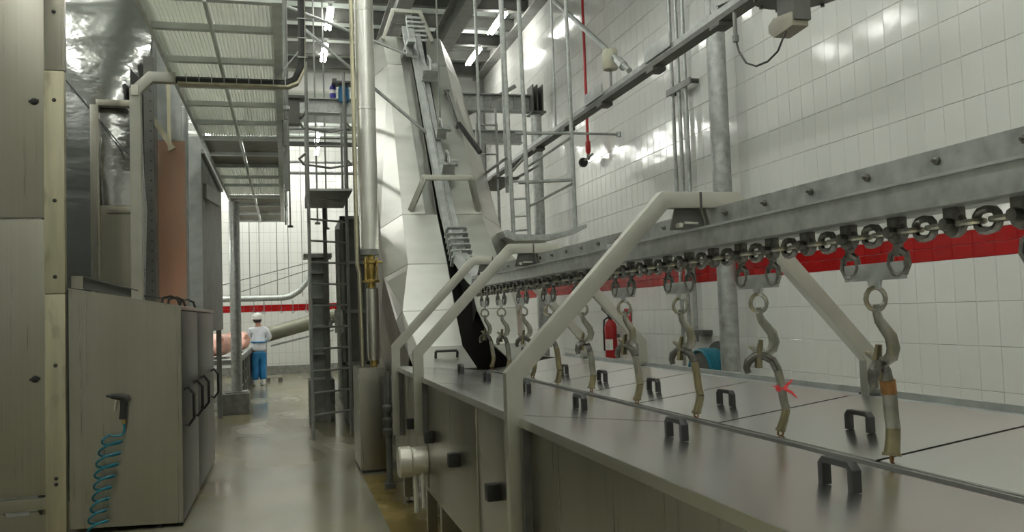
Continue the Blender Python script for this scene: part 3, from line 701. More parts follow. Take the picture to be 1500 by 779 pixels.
# dented polished drum housing behind
t = thing('drum_housing', 'dented polished steel housing with rounded top behind the low cabinet', 'housing', (-2, 9.3, 0))
prof = [(9.05, .0), (9.05, 1.4), (9.05, 2.76), (9.05, 3.3), (9.06, 3.75), (9.11, 4.1), (9.22, 4.45), (9.42, 4.85), (9.75, 5.2), (10.2, 5.4), (10.8, 5.45)]
mb = MB()
xs = [-3.0+i*(1.72/12) for i in range(13)]
vs = []; fs = []
for (y, z) in prof:
    for i, x in enumerate(xs):
        k_ = max(0, (x+1.65)/.37); vs.append((x, y+.16*k_*k_+.02*math.sin(x*7+z*3), z))
for r_ in range(len(prof)-1):
    for i in range(12): fs.append((r_*13+i, r_*13+i+1, r_*13+14+i, r_*13+13+i))
mb.add(vs, fs).build('front_sheet', 'mirror', t, ang=1.2)
MB().prism([(9.25, 0), (9.25, 3.3), (9.35, 4.2), (9.6, 4.8), (10.2, 5.38), (10.8, 5.42), (10.8, 0)], 0, -1.285, -1.27).build('end_sheet', 'midgrey', t)
MB().box(-1.70, -1.40, 8.985, 9.03, 1.6, 2.78).build('door_panel', 'side', t, smooth=False)
MB().box(-1.775, -1.70, 8.95, 9.03, 1.5, 3.75).build('door_post', 'panel', t, bevel=.006)
MB().box(-1.72, -1.38, 8.95, 9.04, 3.74, 3.80).build('door_rail', 'panel', t, bevel=.006)
MB().box(-1.63, -1.42, 8.94, 9.03, 2.70, 2.76).build('door_rail', 'panel', t, bevel=.006)
MB().prism([(-1.415, 4.12), (-1.25, 3.93), (-1.415, 3.93)], 1, 8.97, 9.05).build('black_gusset', 'black', t, smooth=False)
MB().cyl((-2.0, 8.98, 4.0), (-1.42, 9.0, 3.25), .006, 5).build('cable', 'black', t)
# dark drilled strip, orange panel, pipes, grey furnace box
t = thing('drilled_post', 'narrow dark post with a row of holes behind the pale duct', 'post', (-1.28, 9.3, 0))
MB().box(-1.325, -1.235, 9.18, 9.24, 0, 4.3).build('post_web', 'dark', t, smooth=False)
for i in range(22): MB().lathe([(.011, 0), (.011, .004)], (-1.262, 9.18, 1.95+.1*i), (0, -1, 0), 6).build('bolt_hole', 'black', t)
t = thing('salmon_panel', 'upright panel, grey on top with a painted salmon reflection below, behind the low cabinet', 'panel', (-1.15, 9.7, 0))
MB().box(-1.36, -1.0, 9.72, 9.76, 0, 3.56).build('lower_sheet', 'orange', t, smooth=False)  # salmon colour imitates reflected flame and pigs
MB().box(-1.36, -1.03, 9.72, 9.76, 3.565, 4.6).build('upper_sheet', 'galv_pale', t, smooth=False)
MB().bar((-1.31, 9.5, 3.79), (-1.09, 9.5, 3.43), .05, .05).bar((-1.14, 9.55, 4.55), (-1.13, 9.55, 3.42), .035, .035).build('brace', 'post', t)
t = thing('ribbed_pipe', 'thick pale vertical pipe left of the grey furnace box', 'pipe', (-1.14, 10.6, 0))
MB().cyl((-1.145, 10.6, 0), (-1.12, 10.6, 4.12), .072, 16).build('pipe_body', 'galv_pale', t)
MB().box(-1.28, -1.20, 10.55, 10.65, 0, 4.0).build('side_strip', 'pinkish', t)
t = thing('furnace_box', 'tall grey sheet metal furnace box under the mezzanine', 'furnace', (-1.2, 14, 0))
MB().box(-1.75, -1.035, 12.0, 12.03, 1.5, 4.08).build('front_sheet', 'galv_pale', t, smooth=False)
for a, b in ((12.03, 13.2), (13.21, 14.4), (14.41, 15.7)): MB().box(-1.07, -1.035, a, b, 1.5, 4.08).build('side_sheet', 'midgrey', t, smooth=False)
MB().box(-1.75, -1.06, 12.03, 15.7, 4.02, 4.08).build('top_sheet', 'midgrey', t, smooth=False)
for x_, y_ in ((-1.1, 12.1), (-1.1, 15.6), (-1.7, 12.1), (-1.7, 15.6)): MB().box(x_-.04, x_+.04, y_-.04, y_+.04, 0, 1.5).build('leg', 'midgrey', t)
MB().box(-1.75, -1.04, 12.03, 15.7, 1.5, 1.53).build('floor_sheet', 'midgrey', t, smooth=False)
MB().box(-1.03, -.99, 12.0, 15.6, 3.86, 3.92).bar((-1.02, 12.3, 3.4), (-.9, 13.2, 3.4), .05, .2).build('edge_rail', 'galv', t)
# pale duct and cable tray
t = thing('cable_duct', 'pale square duct rising from the low cabinet and carrying a cable tray to the right', 'duct', (-1.16, 7.62, 1.83))
MB().bent([(-1.16, 1.825), (-1.16, 3.545), (-1.04, 3.667), (-.845, 3.667)], .085, 1, 7.57, 7.65).build('square_duct', 'frame', t, bevel=.006)
MB().bar((-1.185, 7.56, 3.545), (-1.13, 7.56, 3.545), .025, .085).build('duct_clamp', 'cap', t)
tray = [(-.845, 3.655), (.05, 3.655), (.127, 3.69), (.18, 3.80), (.19, 3.97), (.19, 6.9)]
MB().bent([(p[0]+.013, p[1]-.025) for p in tray], .019, 1, 7.59, 7.69).build('tray_base', 'post', t)
MB().tube([(p[0], 7.61, p[1]+.0) for p in tray], .029, 8).tube([(p[0]-.01, 7.65, p[1]+.017) for p in tray], .025, 8).build('cable_bundle', 'black', t)
for i in range(9):
    x = -.76+.1*i; MB().bar((x, 7.57, 3.62), (x, 7.57, 3.70), .007, .007).build('tray_wire', 'galv', t)
for z in (3.88, 4.05, 4.22, 4.39): MB().bar((.145, 7.57, z), (.23, 7.57, z), .007, .007).build('tray_wire', 'galv', t)
MB().bar((-.02, 7.65, 3.73), (.17, 7.65, 3.97), .01, .01).bar((.02, 7.65, 3.72), (.02, 7.65, 4.25), .01, .01).build('tray_stay', 'galv', t)

# ------------------------------------------------------------------ mezzanine
ZM = 3.80
t = thing('mezzanine', 'mezzanine walkway with ribbed pale sheets seen from below, upper left', 'walkway', (-.45, 12, ZM))
YS = [6.05, 6.69, 7.53, 8.34, 9.05, 9.89, 10.74, 11.75, 12.66, 13.64, 14.46, 15.8, 16.95, 18.3, 19.6]
MX0, MX1 = -.905, -.05
for i in range(len(YS)-1):
    a, b = YS[i]+.03, YS[i+1]-.03
    solid = i in (6, 7, 11, 12, 13)
    if solid:
        MB().box(MX0, -.50, a, b, ZM+.03, ZM+.04).box(-.465, MX1, a, b, ZM+.03, ZM+.04).build('floor_plate', 'mezplate', t, smooth=False)
    else:
        nn = 30*4; vs = []; fs = []
        for q in range(nn+1):
            x = MX0+(MX1-MX0)*q/nn; z = ZM+.047+(0, .015, 0, -.015)[q % 4]
            vs += [(x, a, z), (x, b, z)]
        for q in range(nn): fs.append((2*q, 2*q+1, 2*q+3, 2*q+2))
        MB().add([(v[0], v[1]+(-.03 if k_ % 2 == 0 else .03), v[2]) for k_, v in enumerate(vs)], fs).build('ribbed_sheet', 'translucent_sheet', t, smooth=False, kind='stuff')
for y in YS: MB().box(MX0, MX1, y-.03, y+.03, ZM-.015, ZM+.03).build('cross_beam', 'mez', t, smooth=False)
MB().box(MX0-.03, MX0, 6.0, 19.65, ZM-.01, ZM+.12).build('edge_beam', 'mez', t, smooth=False)
MB().box(MX1, MX1+.07, 6.0, 19.65, ZM-.02, ZM+.12).build('edge_beam', 'mez', t, smooth=False)
MB().box(-.495, -.472, 6.0, 19.6, ZM-.04, ZM+.01).build('middle_beam', 'mez', t, smooth=False)
for y in (9.2, 11.5, 14.2, 17.0, 19.5):
    MB().cyl((.05, y, ZM-.1), (.05, y, ZM+1.15), .022, 8).build('guard_post', 'midgrey', t)
    MB().lathe([(.04, -.02), (.04, .02)], (.05, y, ZM+.02), (0, 0, 1), 8).build('post_clamp', 'galv_pale', t)
MB().cyl((.05, 9.2, ZM+1.15), (.05, 19.5, ZM+1.15), .022, 8).cyl((.05, 9.2, ZM+.6), (.05, 19.5, ZM+.6), .018, 8).build('guard_rail', 'midgrey', t)
t = thing('hanging_pipe', 'thick dark hanger post at the right edge of the mezzanine with a box on it', 'post', (.03, 9.6, 3.4))
MB().cyl((.03, 9.6, 3.5), (.03, 9.6, 7.35), .028, 8).build('pole', 'midgrey', t); MB().cyl((.06, 10.9, 3.2), (.06, 10.9, 7.35), .03, 8).build('pole', 'midgrey', t)
MB().box(.0, .25, 12.3, 12.5, 4.35, 4.7).box(-.05, .32, 12.25, 12.5, 4.7, 4.74).build('switch_box', 'dark', t)
# pillar on its block
t = thing('round_pillar', 'round steel pillar on a concrete block under the mezzanine', 'pillar', (-.86, 16.35, 0))
MB().lathe([(.095, .38), (.092, 3.79)], (-.86, 16.35, 0), n=20).build('shaft', 'galv', t)
MB().box(-1.05, -.67, 16.15, 16.55, .36, .385).build('base_plate', 'midgrey', t, bevel=.004)
MB().box(-1.12, -.64, 16.05, 16.65, 0, .36).build('concrete_block', 'concrete', t, bevel=.01)
# ------------------------------------------------------------------ pig table and carcasses
t = thing('carcass_table', 'long dark roller table carrying the pig carcasses', 'table', (-1.6, 20, 0))
MB().box(-2.4, -.84, 16.75, 24.4, .84, .93).build('table_top', 'midgrey', t, bevel=.01)
MB().box(-.86, -.82, 16.75, 24.4, .93, .98).build('side_lip', 'galv', t)
for i in range(7):
    y = 16.95+1.2*i
    MB().box(-.93, -.85, y-.04, y+.04, 0, .85).build('leg', 'midgrey', t); MB().box(-2.35, -2.27, y-.04, y+.04, 0, .85).build('leg', 'midgrey', t)
MB().box(-.92, -.88, 16.8, 24.3, .28, .34).box(-.92, -.88, 16.8, 24.3, .55, .60).build('side_rail', 'midgrey', t)
for i in range(14): MB().box(-.90, -.87, 17.3+.5*i, 17.42+.5*i, .34, .84).build('side_slat', 'dark', t)
def skin_obj(name, chains, m, parent, loc, levels=2):
    """chains: list of (list of (x,y,z,r)); chains after the first start at an existing joint index."""
    vs = []; rs = []; es = []
    for ch in chains:
        prev = None
        for p in ch:
            if isinstance(p, int): prev = p; continue
            vs.append(p[:3]); rs.append(p[3] if len(p) == 4 else (p[3], p[4])); i = len(vs)-1
            if prev is not None: es.append((prev, i))
            prev = i
    me = bpy.data.meshes.new(name); me.from_pydata(vs, es, [])
    o = bpy.data.objects.new(name, me); COL.objects.link(o)
    o.modifiers.new('skin', 'SKIN')
    for i, r in enumerate(rs):
        me.skin_vertices[0].data[i].radius = (r, r) if not isinstance(r, tuple) else r
        me.skin_vertices[0].data[i].use_root = (i == 0)
    s = o.modifiers.new('sub', 'SUBSURF'); s.levels = levels; s.render_levels = levels
    dg = bpy.context.evaluated_depsgraph_get(); ev = o.evaluated_get(dg)
    me2 = bpy.data.meshes.new_from_object(ev)
    o.modifiers.clear(); o.data = me2; me2.name = name
    for p in me2.polygons: p.use_smooth = True
    me2.materials.clear(); me2.materials.append(M[m])
    bpy.data.meshes.remove(me)
    if parent: o.parent = parent; o.location = Vector(loc)-W[parent.name]
    else: o.location = loc
    W[o.name] = Vector((0, 0, 0))
    return o
def pig(x, y, z, rot, label):
    t = thing('pig_carcass', label, 'carcass', (x, y, z), 'pig carcasses on the table')
    # local: body along +x (head at +x), lying on its side; z up
    b = skin_obj('body', [
        [(-.52, 0, .22, .15), (-.34, 0, .25, .22), (-.08, 0, .26, .25), (.18, 0, .25, .23), (.38, 0, .23, .18), (.54, 0, .20, .13), (.68, -.02, .16, .085), (.77, -.03, .14, .06)],
        [1, (-.48, -.22, .20, .10), (-.66, -.36, .14, .06), (-.78, -.42, .10, .04)],
        [1, (-.50, -.16, .36, .10), (-.70, -.30, .36, .06), (-.84, -.36, .34, .04)],
        [4, (.34, -.24, .16, .08), (.24, -.40, .10, .05), (.16, -.48, .08, .035)],
        [4, (.36, -.20, .34, .08), (.30, -.38, .34, .05), (.22, -.48, .32, .035)],
    ], 'pig', t, (x, y, z))
    MB().tube([(.55, -.08, .30), (.50, -.14, .37), (.44, -.16, .40)], [.05, .05, .01], 8, sx=.4).build('ear', 'pig', t, org=(0, 0, 0))
    MB().tube([(.52, .08, .30), (.47, .12, .38), (.42, .12, .42)], [.05, .05, .01], 8, sx=.4).build('ear', 'pig', t, org=(0, 0, 0))
    MB().lathe([(.05, 0), (.055, .015), (.045, .03)], (.80, -.035, .135), (1, -.1, -.15), 10).build('snout', 'pig', t, org=(0, 0, 0))
    MB().tube([(-.64, .02, .24), (-.72, .04, .28), (-.74, .0, .33)], [.02, .015, .008], 6).build('tail', 'pig', t, org=(0, 0, 0))
    t.rotation_euler = (0, 0, rot)
    return t
pig(-1.25, 18.0, .93, -PI/2-.1, 'pink pig carcass on the table left of the round pillar')
pig(-1.02, 21.2, .93, -PI/2+.1, 'pink pig carcass on the table between the round pillar and the worker')
# ------------------------------------------------------------------ worker
PX, PY = -.66, 22.9
t = thing('person', 'worker seen from behind in white coat, white helmet and blue trousers', 'person', (PX, PY, 0))
# facing +y, slightly to the left; z up
skin_obj('body', [
    [(0, 0, .98, .13, .10), (0, .0, 1.12, .12, .095), (0, .01, 1.28, .14, .10), (0, .01, 1.42, .13, .09), (0, .02, 1.52, .055), (-.01, .04, 1.60, .075), (-.02, .05, 1.69, .085), (-.02, .05, 1.75, .06)],
    [3, (-.19, 0, 1.41, .055), (-.25, .06, 1.17, .045), (-.27, .30, 1.08, .036), (-.27, .38, 1.06, .035)],
    [3, (.19, 0, 1.41, .055), (.26, .04, 1.17, .045), (.22, .28, 1.10, .036), (.19, .36, 1.08, .035)],
    [0, (-.09, 0, .90, .095), (-.10, .03, .50, .062), (-.10, -.01, .12, .045), (-.10, .10, .05, .04)],
    [0, (.09, 0, .90, .095), (.09, .02, .50, .062), (.08, -.03, .12, .045), (.09, .08, .05, .04)]], 'skin', t, (PX, PY, 0))
for sgn, hx, hy, hz in ((-1, -.27, .42, 1.05), (1, .185, .40, 1.07)):
    mb = MB()
    for q in range(4): mb.tube([(hx+(q-1.5)*.018, hy, hz), (hx+(q-1.5)*.02, hy+.045, hz-.008), (hx+(q-1.5)*.02, hy+.07+.006*(q % 3), hz-.03)], [.010, .009, .007], 6)
    mb.tube([(hx-sgn*.035, hy-.02, hz), (hx-sgn*.055, hy+.02, hz-.015), (hx-sgn*.05, hy+.05, hz-.03)], [.011, .010, .008], 6)
    mb.build('fingers', 'skin', t, org=(0, 0, 0))
skin_obj('coat', [
    [(0, 0, .84, .20, .15), (0, 0, .96, .205, .15), (0, 0, 1.12, .175, .135), (0, .01, 1.28, .19, .135), (0, .01, 1.40, .17, .115), (0, .02, 1.49, .085)],
    [4, (-.20, 0, 1.40, .085), (-.265, .05, 1.18, .072), (-.275, .27, 1.09, .055)],
    [4, (.20, 0, 1.40, .085), (.275, .03, 1.18, .072), (.23, .26, 1.11, .055)]], 'coat', t, (PX, PY, 0))
skin_obj('trousers', [
    [(0, .0, .92, .17, .13), (0, .0, .84, .17, .13)],
    [1, (-.095, .01, .72, .115), (-.10, .03, .50, .10), (-.10, 0, .28, .10), (-.10, -.01, .12, .095)],
    [1, (.09, .01, .72, .115), (.09, .02, .50, .10), (.085, -.01, .28, .10), (.08, -.03, .12, .095)]], 'trousers', t, (PX, PY, 0))
MB().lathe([(.19, 0), (.20, .015), (.19, .03)], (0, 0, 1.08), n=20).build('apron_string', 'trousers', t, org=(0, 0, 0))
for x, y in ((-.10, .03), (.085, .01)):
    MB().tube([(x, y-.10, .04), (x, y-.02, .05), (x, y+.10, .045), (x, y+.17, .035)], [.035, .05, .048, .03], 10).cyl((x, y-.04, .03), (x, y-.04, .16), .055, 10).build('boot', 'white', t, org=(0, 0, 0))
MB().lathe([(.128, 0), (.13, .02), (.122, .07), (.10, .115), (.06, .145), (.02, .155), (.0, .156)], (-.02, .05, 1.68), (0, -.08, 1), 20).lathe([(.15, -.004), (.152, .004), (.13, .012)], (-.02, .07, 1.68), (0, -.08, 1), 20).build('helmet', 'white', t, org=(0, 0, 0))
MB().lathe([(.075, 0), (.095, .03), (.10, .07), (.10, .10)], (-.02, .025, 1.585), n=14).build('hair', 'hair', t, org=(0, 0, 0))
MB().tube([(-.115, .05, 1.64), (-.125, .04, 1.665), (-.115, .05, 1.69)], .016, 6).tube([(.075, .05, 1.64), (.085, .04, 1.665), (.075, .05, 1.69)], .016, 6).tube([(-.03, .13, 1.675), (-.035, .16, 1.645), (-.03, .14, 1.635)], .014, 6).build('ears_and_nose', 'skin', t, org=(0, 0, 0))
t.rotation_euler = (0, 0, .25)
t = thing('floor_bracket', 'low grey bar with a dark end on the floor right of the worker', 'bracket', (-.3, 24, 0))
MB().bar((-.5, 24.2, .12), (-.12, 24.2, .12), .10, .05).build('bar', 'cap', t); MB().box(-.22, -.1, 24.15, 24.25, 0, .10).build('block', 'dark', t); MB().box(-.5, -.42, 24.17, 24.23, 0, .1).build('block', 'dark', t)
# trough, overhead bend, rods and cables at the back
t = thing('inclined_trough', 'grey-green round trough sloping up behind the worker', 'trough', (.2, 25, 1.2))
mb = MB()
A0, A1 = Vector((-.75, 25.0, 1.17)), Vector((1.4, 25.0, 1.72))
mb.tube([A0, A1], .20, 18).build('trough_body', 'trough', t)
MB().tube([A0-Vector((.03, 0, .008)), A0+Vector((.03, 0, .008))], .215, 18).build('end_ring', 'midgrey', t)
for x in (-.55, 1.0): MB().box(x-.04, x+.04, 24.96, 25.04, 0, 1.17+(x+.75)*.256).build('leg', 'midgrey', t)
MB().bar((-.4, 24.75, .93), (1.3, 24.75, 1.30), .05, .05).build('side_bar', 'midgrey', t)
for x in (-.3, 1.2): MB().box(x-.02, x+.02, 24.72, 25.0, .90+(x+.4)*.218, .95+(x+.4)*.218).build('bar_arm', 'midgrey', t)
t = thing('overhead_bend', 'curved grey overhead rail above the worker, bending up to the right', 'rail', (-.4, 25.6, 2.26))
MB().tube([(-2.2, 25.6, 2.27), (-.1, 25.6, 2.26), (.15, 25.6, 2.30), (.4, 25.6, 2.45), (.62, 25.6, 2.70), (.9, 25.6, 3.15)], .085, 12).build('rail_tube', 'galv', t)
for i, x in enumerate((-1.35, -.95, -.68, -.2, .12, .5)):
    MB().cyl((x, 25.6, 2.28), (x, 25.6, 7.05), .012, 6).build('hanger_rod', 'midgrey', t)
    MB().cyl((x+.1, 25.6, 2.18), (x+.1, 25.6, 1.92), .012, 6).tube([(x+.1, 25.6, 1.95), (x+.05, 25.6, 1.88), (x+.1, 25.6, 1.82), (x+.15, 25.6, 1.88)], .012, 6).build('trolley', 'midgrey', t)
for (a, b, lab) in (((-2.0, 27.27, 2.69), (1.0, 25.9, 3.35), 'upper slanting cable in front of the tiled back wall'), ((-1.6, 27.27, 2.42), (1.0, 25.9, 3.16), 'lower slanting cable in front of the tiled back wall')):
    tag(MB().cyl(a, b, .016, 6).build('slanting_cable', 'midgrey', org=a), lab, 'cable')

# ------------------------------------------------------------------ ladder and walkway
t = thing('ladder', 'steel ladder with many rungs between the corridor and the vertical pipe', 'ladder', (.6, 12.3, 0))
LA, LB = (.335, 12.04), (.875, 12.5)
for p in (LA, LB): MB().cyl((p[0], p[1], 0), (p[0]+.0, p[1], 5.15), .024, 8).build('rail', 'midgrey', t)
for i in range(11):
    z = .33+.295*i; MB().cyl((LA[0], LA[1], z), (LB[0], LB[1], z), .016, 6).build('rung', 'midgrey', t)
for z in (3.9, 4.45): MB().tube([(LA[0], LA[1], z), (LA[0]-.1, LA[1]+.5, z), (.3, 13.0, z), (.7, 13.3, z), (1.0, 13.0, z), (LB[0], LB[1], z)], .018, 6).build('cage_hoop', 'midgrey', t)
t = thing('upper_walkway', 'dark plate walkway at the head of the ladder', 'walkway', (.65, 13, 3.38))
MB().box(.34, .93, 12.06, 14.0, 3.375, 3.40).build('floor_plate', 'dark', t)
MB().box(.33, .35, 12.06, 14.0, 3.37, 3.52).box(.35, .93, 12.04, 12.06, 3.37, 3.40).build('toe_board', 'galv_pale', t)
for x, y in ((.36, 13.9), (.92, 13.9), (.92, 12.9)): MB().cyl((x, y, 3.4), (x, y, 4.9), .02, 8).build('guard_post', 'midgrey', t)
MB().cyl((.36, 13.9, 4.88), (.92, 13.9, 4.88), .02, 8).cyl((.36, 13.9, 4.35), (.92, 13.9, 4.35), .016, 8).build('guard_rail', 'midgrey', t)
MB().box(.60, .66, 13.95, 14.01, 0.0, 3.37).build('stanchion', 'midgrey', t)
t = thing('slotted_column', 'grey column with dark recesses seen through the ladder rungs', 'column', (.52, 14.3, 0))
MB().box(.37, .41, 14.2, 14.6, .66, 2.6).box(.65, .69, 14.2, 14.6, .66, 2.6).box(.37, .69, 14.55, 14.6, .66, 2.6).build('column_frame', 'galv', t, smooth=False)
for z in (.66, 1.05, 1.5, 1.95, 2.35): MB().box(.41, .65, 14.22, 14.56, z, z+.04).build('shelf', 'galv_pale', t, smooth=False)
MB().box(.41, .65, 14.5, 14.54, .66, 2.6).build('recess_back', 'galv_pale', t, smooth=False)
MB().box(.30, .74, 14.15, 14.65, 2.6, 2.67).build('cap_plate', 'galv', t)
MB().box(.34, .74, 14.1, 14.7, 0, .66).build('concrete_base', 'concrete', t, bevel=.01)
t = thing('dark_machine_frame', 'tall dark machine frame between the ladder and the vertical pipe', 'machine', (1.05, 14, 0))
MB().box(.86, 1.75, 13.6, 15.2, .25, 3.2).build('carcass', 'dark', t, smooth=False)
for z in (.9, 1.7, 2.45, 3.15): MB().box(.84, 1.76, 13.56, 13.6, z, z+.05).build('cross_bar', 'midgrey', t, smooth=False)
for x in (.84, 1.2): MB().box(x, x+.05, 13.56, 13.62, .25, 3.2).build('upright', 'midgrey', t, smooth=False)
MB().cyl((.82, 13.7, .4), (.82, 13.7, 3.0), .05, 10).cyl((.80, 13.55, 1.4), (.80, 13.55, 1.75), .07, 10).tube([(.80, 13.55, 1.55), (.70, 13.55, 1.6), (.66, 13.55, 1.5)], .03, 8).build('riser_pipe', 'galv', t)
tag(MB().box(.92, 1.9, 11.9, 19.5, 0, .24).build('concrete_kerb', 'concrete', bevel=.012), 'low concrete kerb running beside the foot of the ladder', 'kerb')

# ------------------------------------------------------------------ vertical pipe and steel box
t = thing('steel_box', 'plain stainless box on the floor at the far end of the tank', 'box', (.88, 9.4, 0))
MB().box(.735, 1.02, 9.24, 9.27, .03, 1.09).build('front_panel', 'panel', t, bevel=.004)
MB().box(.735, 1.02, 9.27, 10.1, .03, 1.085).build('carcass', 'side', t, bevel=.004)
MB().box(.75, 1.0, 9.3, 10.05, 0, .03).build('plinth', 'dark', t)
for z in (.25, .62, 1.0): MB().cyl((.733, 9.25, z), (.733, 9.25, z+.03), .012, 6).build('hinge', 'cap', t)
t = thing('tall_steel_pipe', 'tall thick stainless pipe with a yellowed valve standing on the steel box', 'pipe', (.88, 9.55, 1.09))
MB().lathe([(.105, 2.36), (.105, 3.9), (.109, 3.905), (.109, 3.925), (.105, 3.93), (.105, 5.0), (.109, 5.005), (.109, 5.025), (.105, 5.03), (.105, 7.7)], (.905, 9.55, 0), n=24).build('upper_pipe', 'hood', t)
MB().lathe([(.055, 1.155), (.066, 1.2), (.066, 1.93), (.05, 1.94)], (.925, 9.55, 0), n=20).build('lower_pipe', 'hood', t)
MB().lathe([(.04, 1.09), (.04, 1.16)], (.925, 9.55, 0), n=12).build('foot_nipple', 'brass', t)
MB().lathe([(.10, 2.30), (.105, 2.36)], (.905, 9.55, 0), n=20).build('reducer', 'midgrey', t)
MB().lathe([(.04, 1.94), (.04, 2.0), (.09, 2.0), (.09, 2.025), (.05, 2.03), (.05, 2.08), (.055, 2.09), (.055, 2.2), (.08, 2.21), (.08, 2.24), (.045, 2.25), (.045, 2.3)], (.915, 9.55, 0), n=16).build('valve_body', 'brass', t)
MB().cyl((.98, 9.5, 2.22), (1.06, 9.5, 2.22), .012, 6).cyl((.85, 9.48, 2.02), (.85, 9.48, 2.27), .01, 6).cyl((.975, 9.48, 2.02), (.975, 9.48, 2.27), .01, 6).build('valve_lever', 'brass', t)
tag(MB().tube([(.795, 9.5, 1.09), (.785, 9.5, 2.1), (.765, 9.5, 2.2), (.765, 9.5, 7.6)], .024, 8).build('thin_side_pipe', 'post', org=(.79, 9.5, 1.09)), 'thin yellowish pipe running along the tall steel pipe', 'pipe')
t = thing('drive_gearbox', 'dark valve and coupling cluster between the steel box and the tank end', 'coupling', (.99, 8.3, .3))
for z in (.72, .60, .50): MB().lathe([(.05, 0), (.06, .02), (.06, .05), (.04, .07)], (.93, 8.35, z), (0, 0, 1), 10).build('coupling', 'dark', t)
MB().cyl((.93, 8.35, .05), (.93, 8.35, 1.1), .03, 8).build('shaft', 'dark', t); MB().box(.88, .98, 8.3, 8.4, 0, .05).build('foot', 'dark', t)

# ------------------------------------------------------------------ steel beams and columns of the hall
def ibeam_x(name, x0, x1, y, z0, z1, label, m='galv'):
    mb = MB().box(x0, x1, y-.1, y+.1, z0, z0+.02).box(x0, x1, y-.1, y+.1, z1-.02, z1).box(x0, x1, y-.008, y+.008, z0+.02, z1-.02)
    for q in range(3):
        x = x0+(x1-x0)*(q+.5)/3; mb.box(x-.006, x+.006, y-.09, y+.09, z0+.02, z1-.02)
    return tag(mb.build(name, m, smooth=False, org=((x0+x1)/2, y, z0)), label, 'beam')
ibeam_x('steel_beam', -1.0, 1.9, 15, 5.11, 5.38, 'grey steel beam crossing left of the tall pipe, blue motor on it')
ibeam_x('steel_beam', 2.6, 4.37, 15, 5.24, 5.55, 'grey steel beam right of the hood, upper of two')
ibeam_x('steel_beam', 2.6, 4.37, 15.6, 4.78, 5.02, 'grey steel beam right of the hood, lower of two')
t = thing('steel_column', 'round steel column with dark head beyond the hood, by the right wall', 'column', (4.46, 14.9, 0))
MB().lathe([(.10, 0), (.10, 5.2)], (4.46, 14.9, 0), n=18).build('shaft', 'galv', t)
MB().box(4.37, 4.39, 14.75, 15.1, 5.2, 5.7).box(4.45, 4.47, 14.75, 15.1, 5.2, 5.7).box(4.55, 4.57, 14.75, 15.1, 5.2, 5.7).box(4.34, 4.6, 14.7, 15.1, 5.18, 5.21).box(4.39, 4.55, 15.05, 15.08, 5.2, 5.7).build('head_plates', 'dark', t, smooth=False)
t = thing('pipe_column', 'thick galvanised pipe column against the tiled wall behind the nearest arch', 'column', (4.5, 8.25, 0))
MB().lathe([(.10, 0), (.10, 7.3)], (4.5, 8.25, 0), n=24).build('shaft', 'galv', t); MB().box(4.35, 4.65, 8.1, 8.4, 0, .02).build('base_plate', 'midgrey', t)
t = thing('eaves_post', 'steel corner post below the end of the eaves beam', 'post', (4.6, 20.4, 0))
MB().box(4.62, 4.76, 20.3, 20.33, 0, 7.32).box(4.68, 4.70, 20.33, 20.47, 0, 7.32).box(4.62, 4.76, 20.45, 20.48, 0, 7.32).build('post_section', 'midgrey', t, smooth=False)
tag(MB().bar((2.7, 15.3, 4.9), (4.1, 14.9, 5.7), .06, .06).build('diagonal_brace', 'midgrey', org=(2.7, 15.3, 4.9)), 'diagonal brace in front of the beams right of the hood', 'brace')
t = thing('blue_motor', 'blue vertical motor with grey lid above the left steel beam', 'motor', (1.05, 14.85, 5.3))
MB().lathe([(.075, 5.30), (.085, 5.33), (.085, 5.55), (.06, 5.58)], (1.04, 14.85, 0), n=14).build('motor_body', 'blue', t)
MB().box(.84, 1.2, 14.7, 15.0, 5.60, 5.63).lathe([(.10, 5.58), (.10, 5.61)], (1.04, 14.85, 0), n=14).box(.85, .92, 14.78, 14.9, 5.63, 5.69).build('lid_plate', 'dark', t)
for q in range(8): 
    a = 2*PI*q/8; MB().box(1.04+.088*math.cos(a)-.006, 1.04+.088*math.cos(a)+.006, 14.85+.088*math.sin(a)-.006, 14.85+.088*math.sin(a)+.006, 5.35, 5.53).build('cooling_fin', 'blue', t)
t = thing('violet_canister', 'small violet and white canister on the beam left of the blue motor', 'canister', (.86, 14.92, 5.38))
MB().lathe([(.05, 5.38), (.055, 5.40), (.055, 5.46)], (.86, 14.92, 0), n=12).build('base', 'violet', t); MB().lathe([(.055, 5.46), (.055, 5.52)], (.86, 14.92, 0), n=12).build('white_band', 'white', t); MB().lathe([(.056, 5.52), (.056, 5.57), (.03, 5.60)], (.86, 14.92, 0), n=12).build('cap', 'violet', t)
tag(MB().box(-.3, 1.6, 15.7, 15.74, 4.7, 4.78).box(-.3, 1.6, 15.7, 15.74, 4.84, 4.86).build('cable_ladder', 'dark', smooth=False, org=(.6, 15.7, 4.7)), 'dark cable rack hanging under the left steel beam', 'rack')
for z, y, lab in ((4.95, 15.4, 'thin horizontal pipe just under the left steel beam'), (4.35, 16.5, 'thin horizontal pipe lower than the cable rack'), (5.0, 19.0, 'thin horizontal pipe far behind the cable rack')):
    tag(MB().cyl((-.6, y, z), (1.9, y, z), .03, 8).build('horizontal_pipe', 'galv', org=(.6, y, z)), lab, 'pipe')
for x, y, lab in ((.58, 15.5, 'thin hanging rod with a small hook below the cable rack'), (.12, 16.0, 'thin hanging rod left of the ladder'), (.78, 16.4, 'thin hanging rod left of the tall pipe')):
    t = thing('hanging_rod', lab, 'rod', (x, y, 3.3)); MB().cyl((x, y, 3.3), (x, y, 7.74), .016, 6).build('rod', 'midgrey', t); MB().lathe([(.05, 0), (.05, .03), (.01, .05)], (x, y, 3.28), (0, 0, 1), 8).build('end_fitting', 'dark', t)

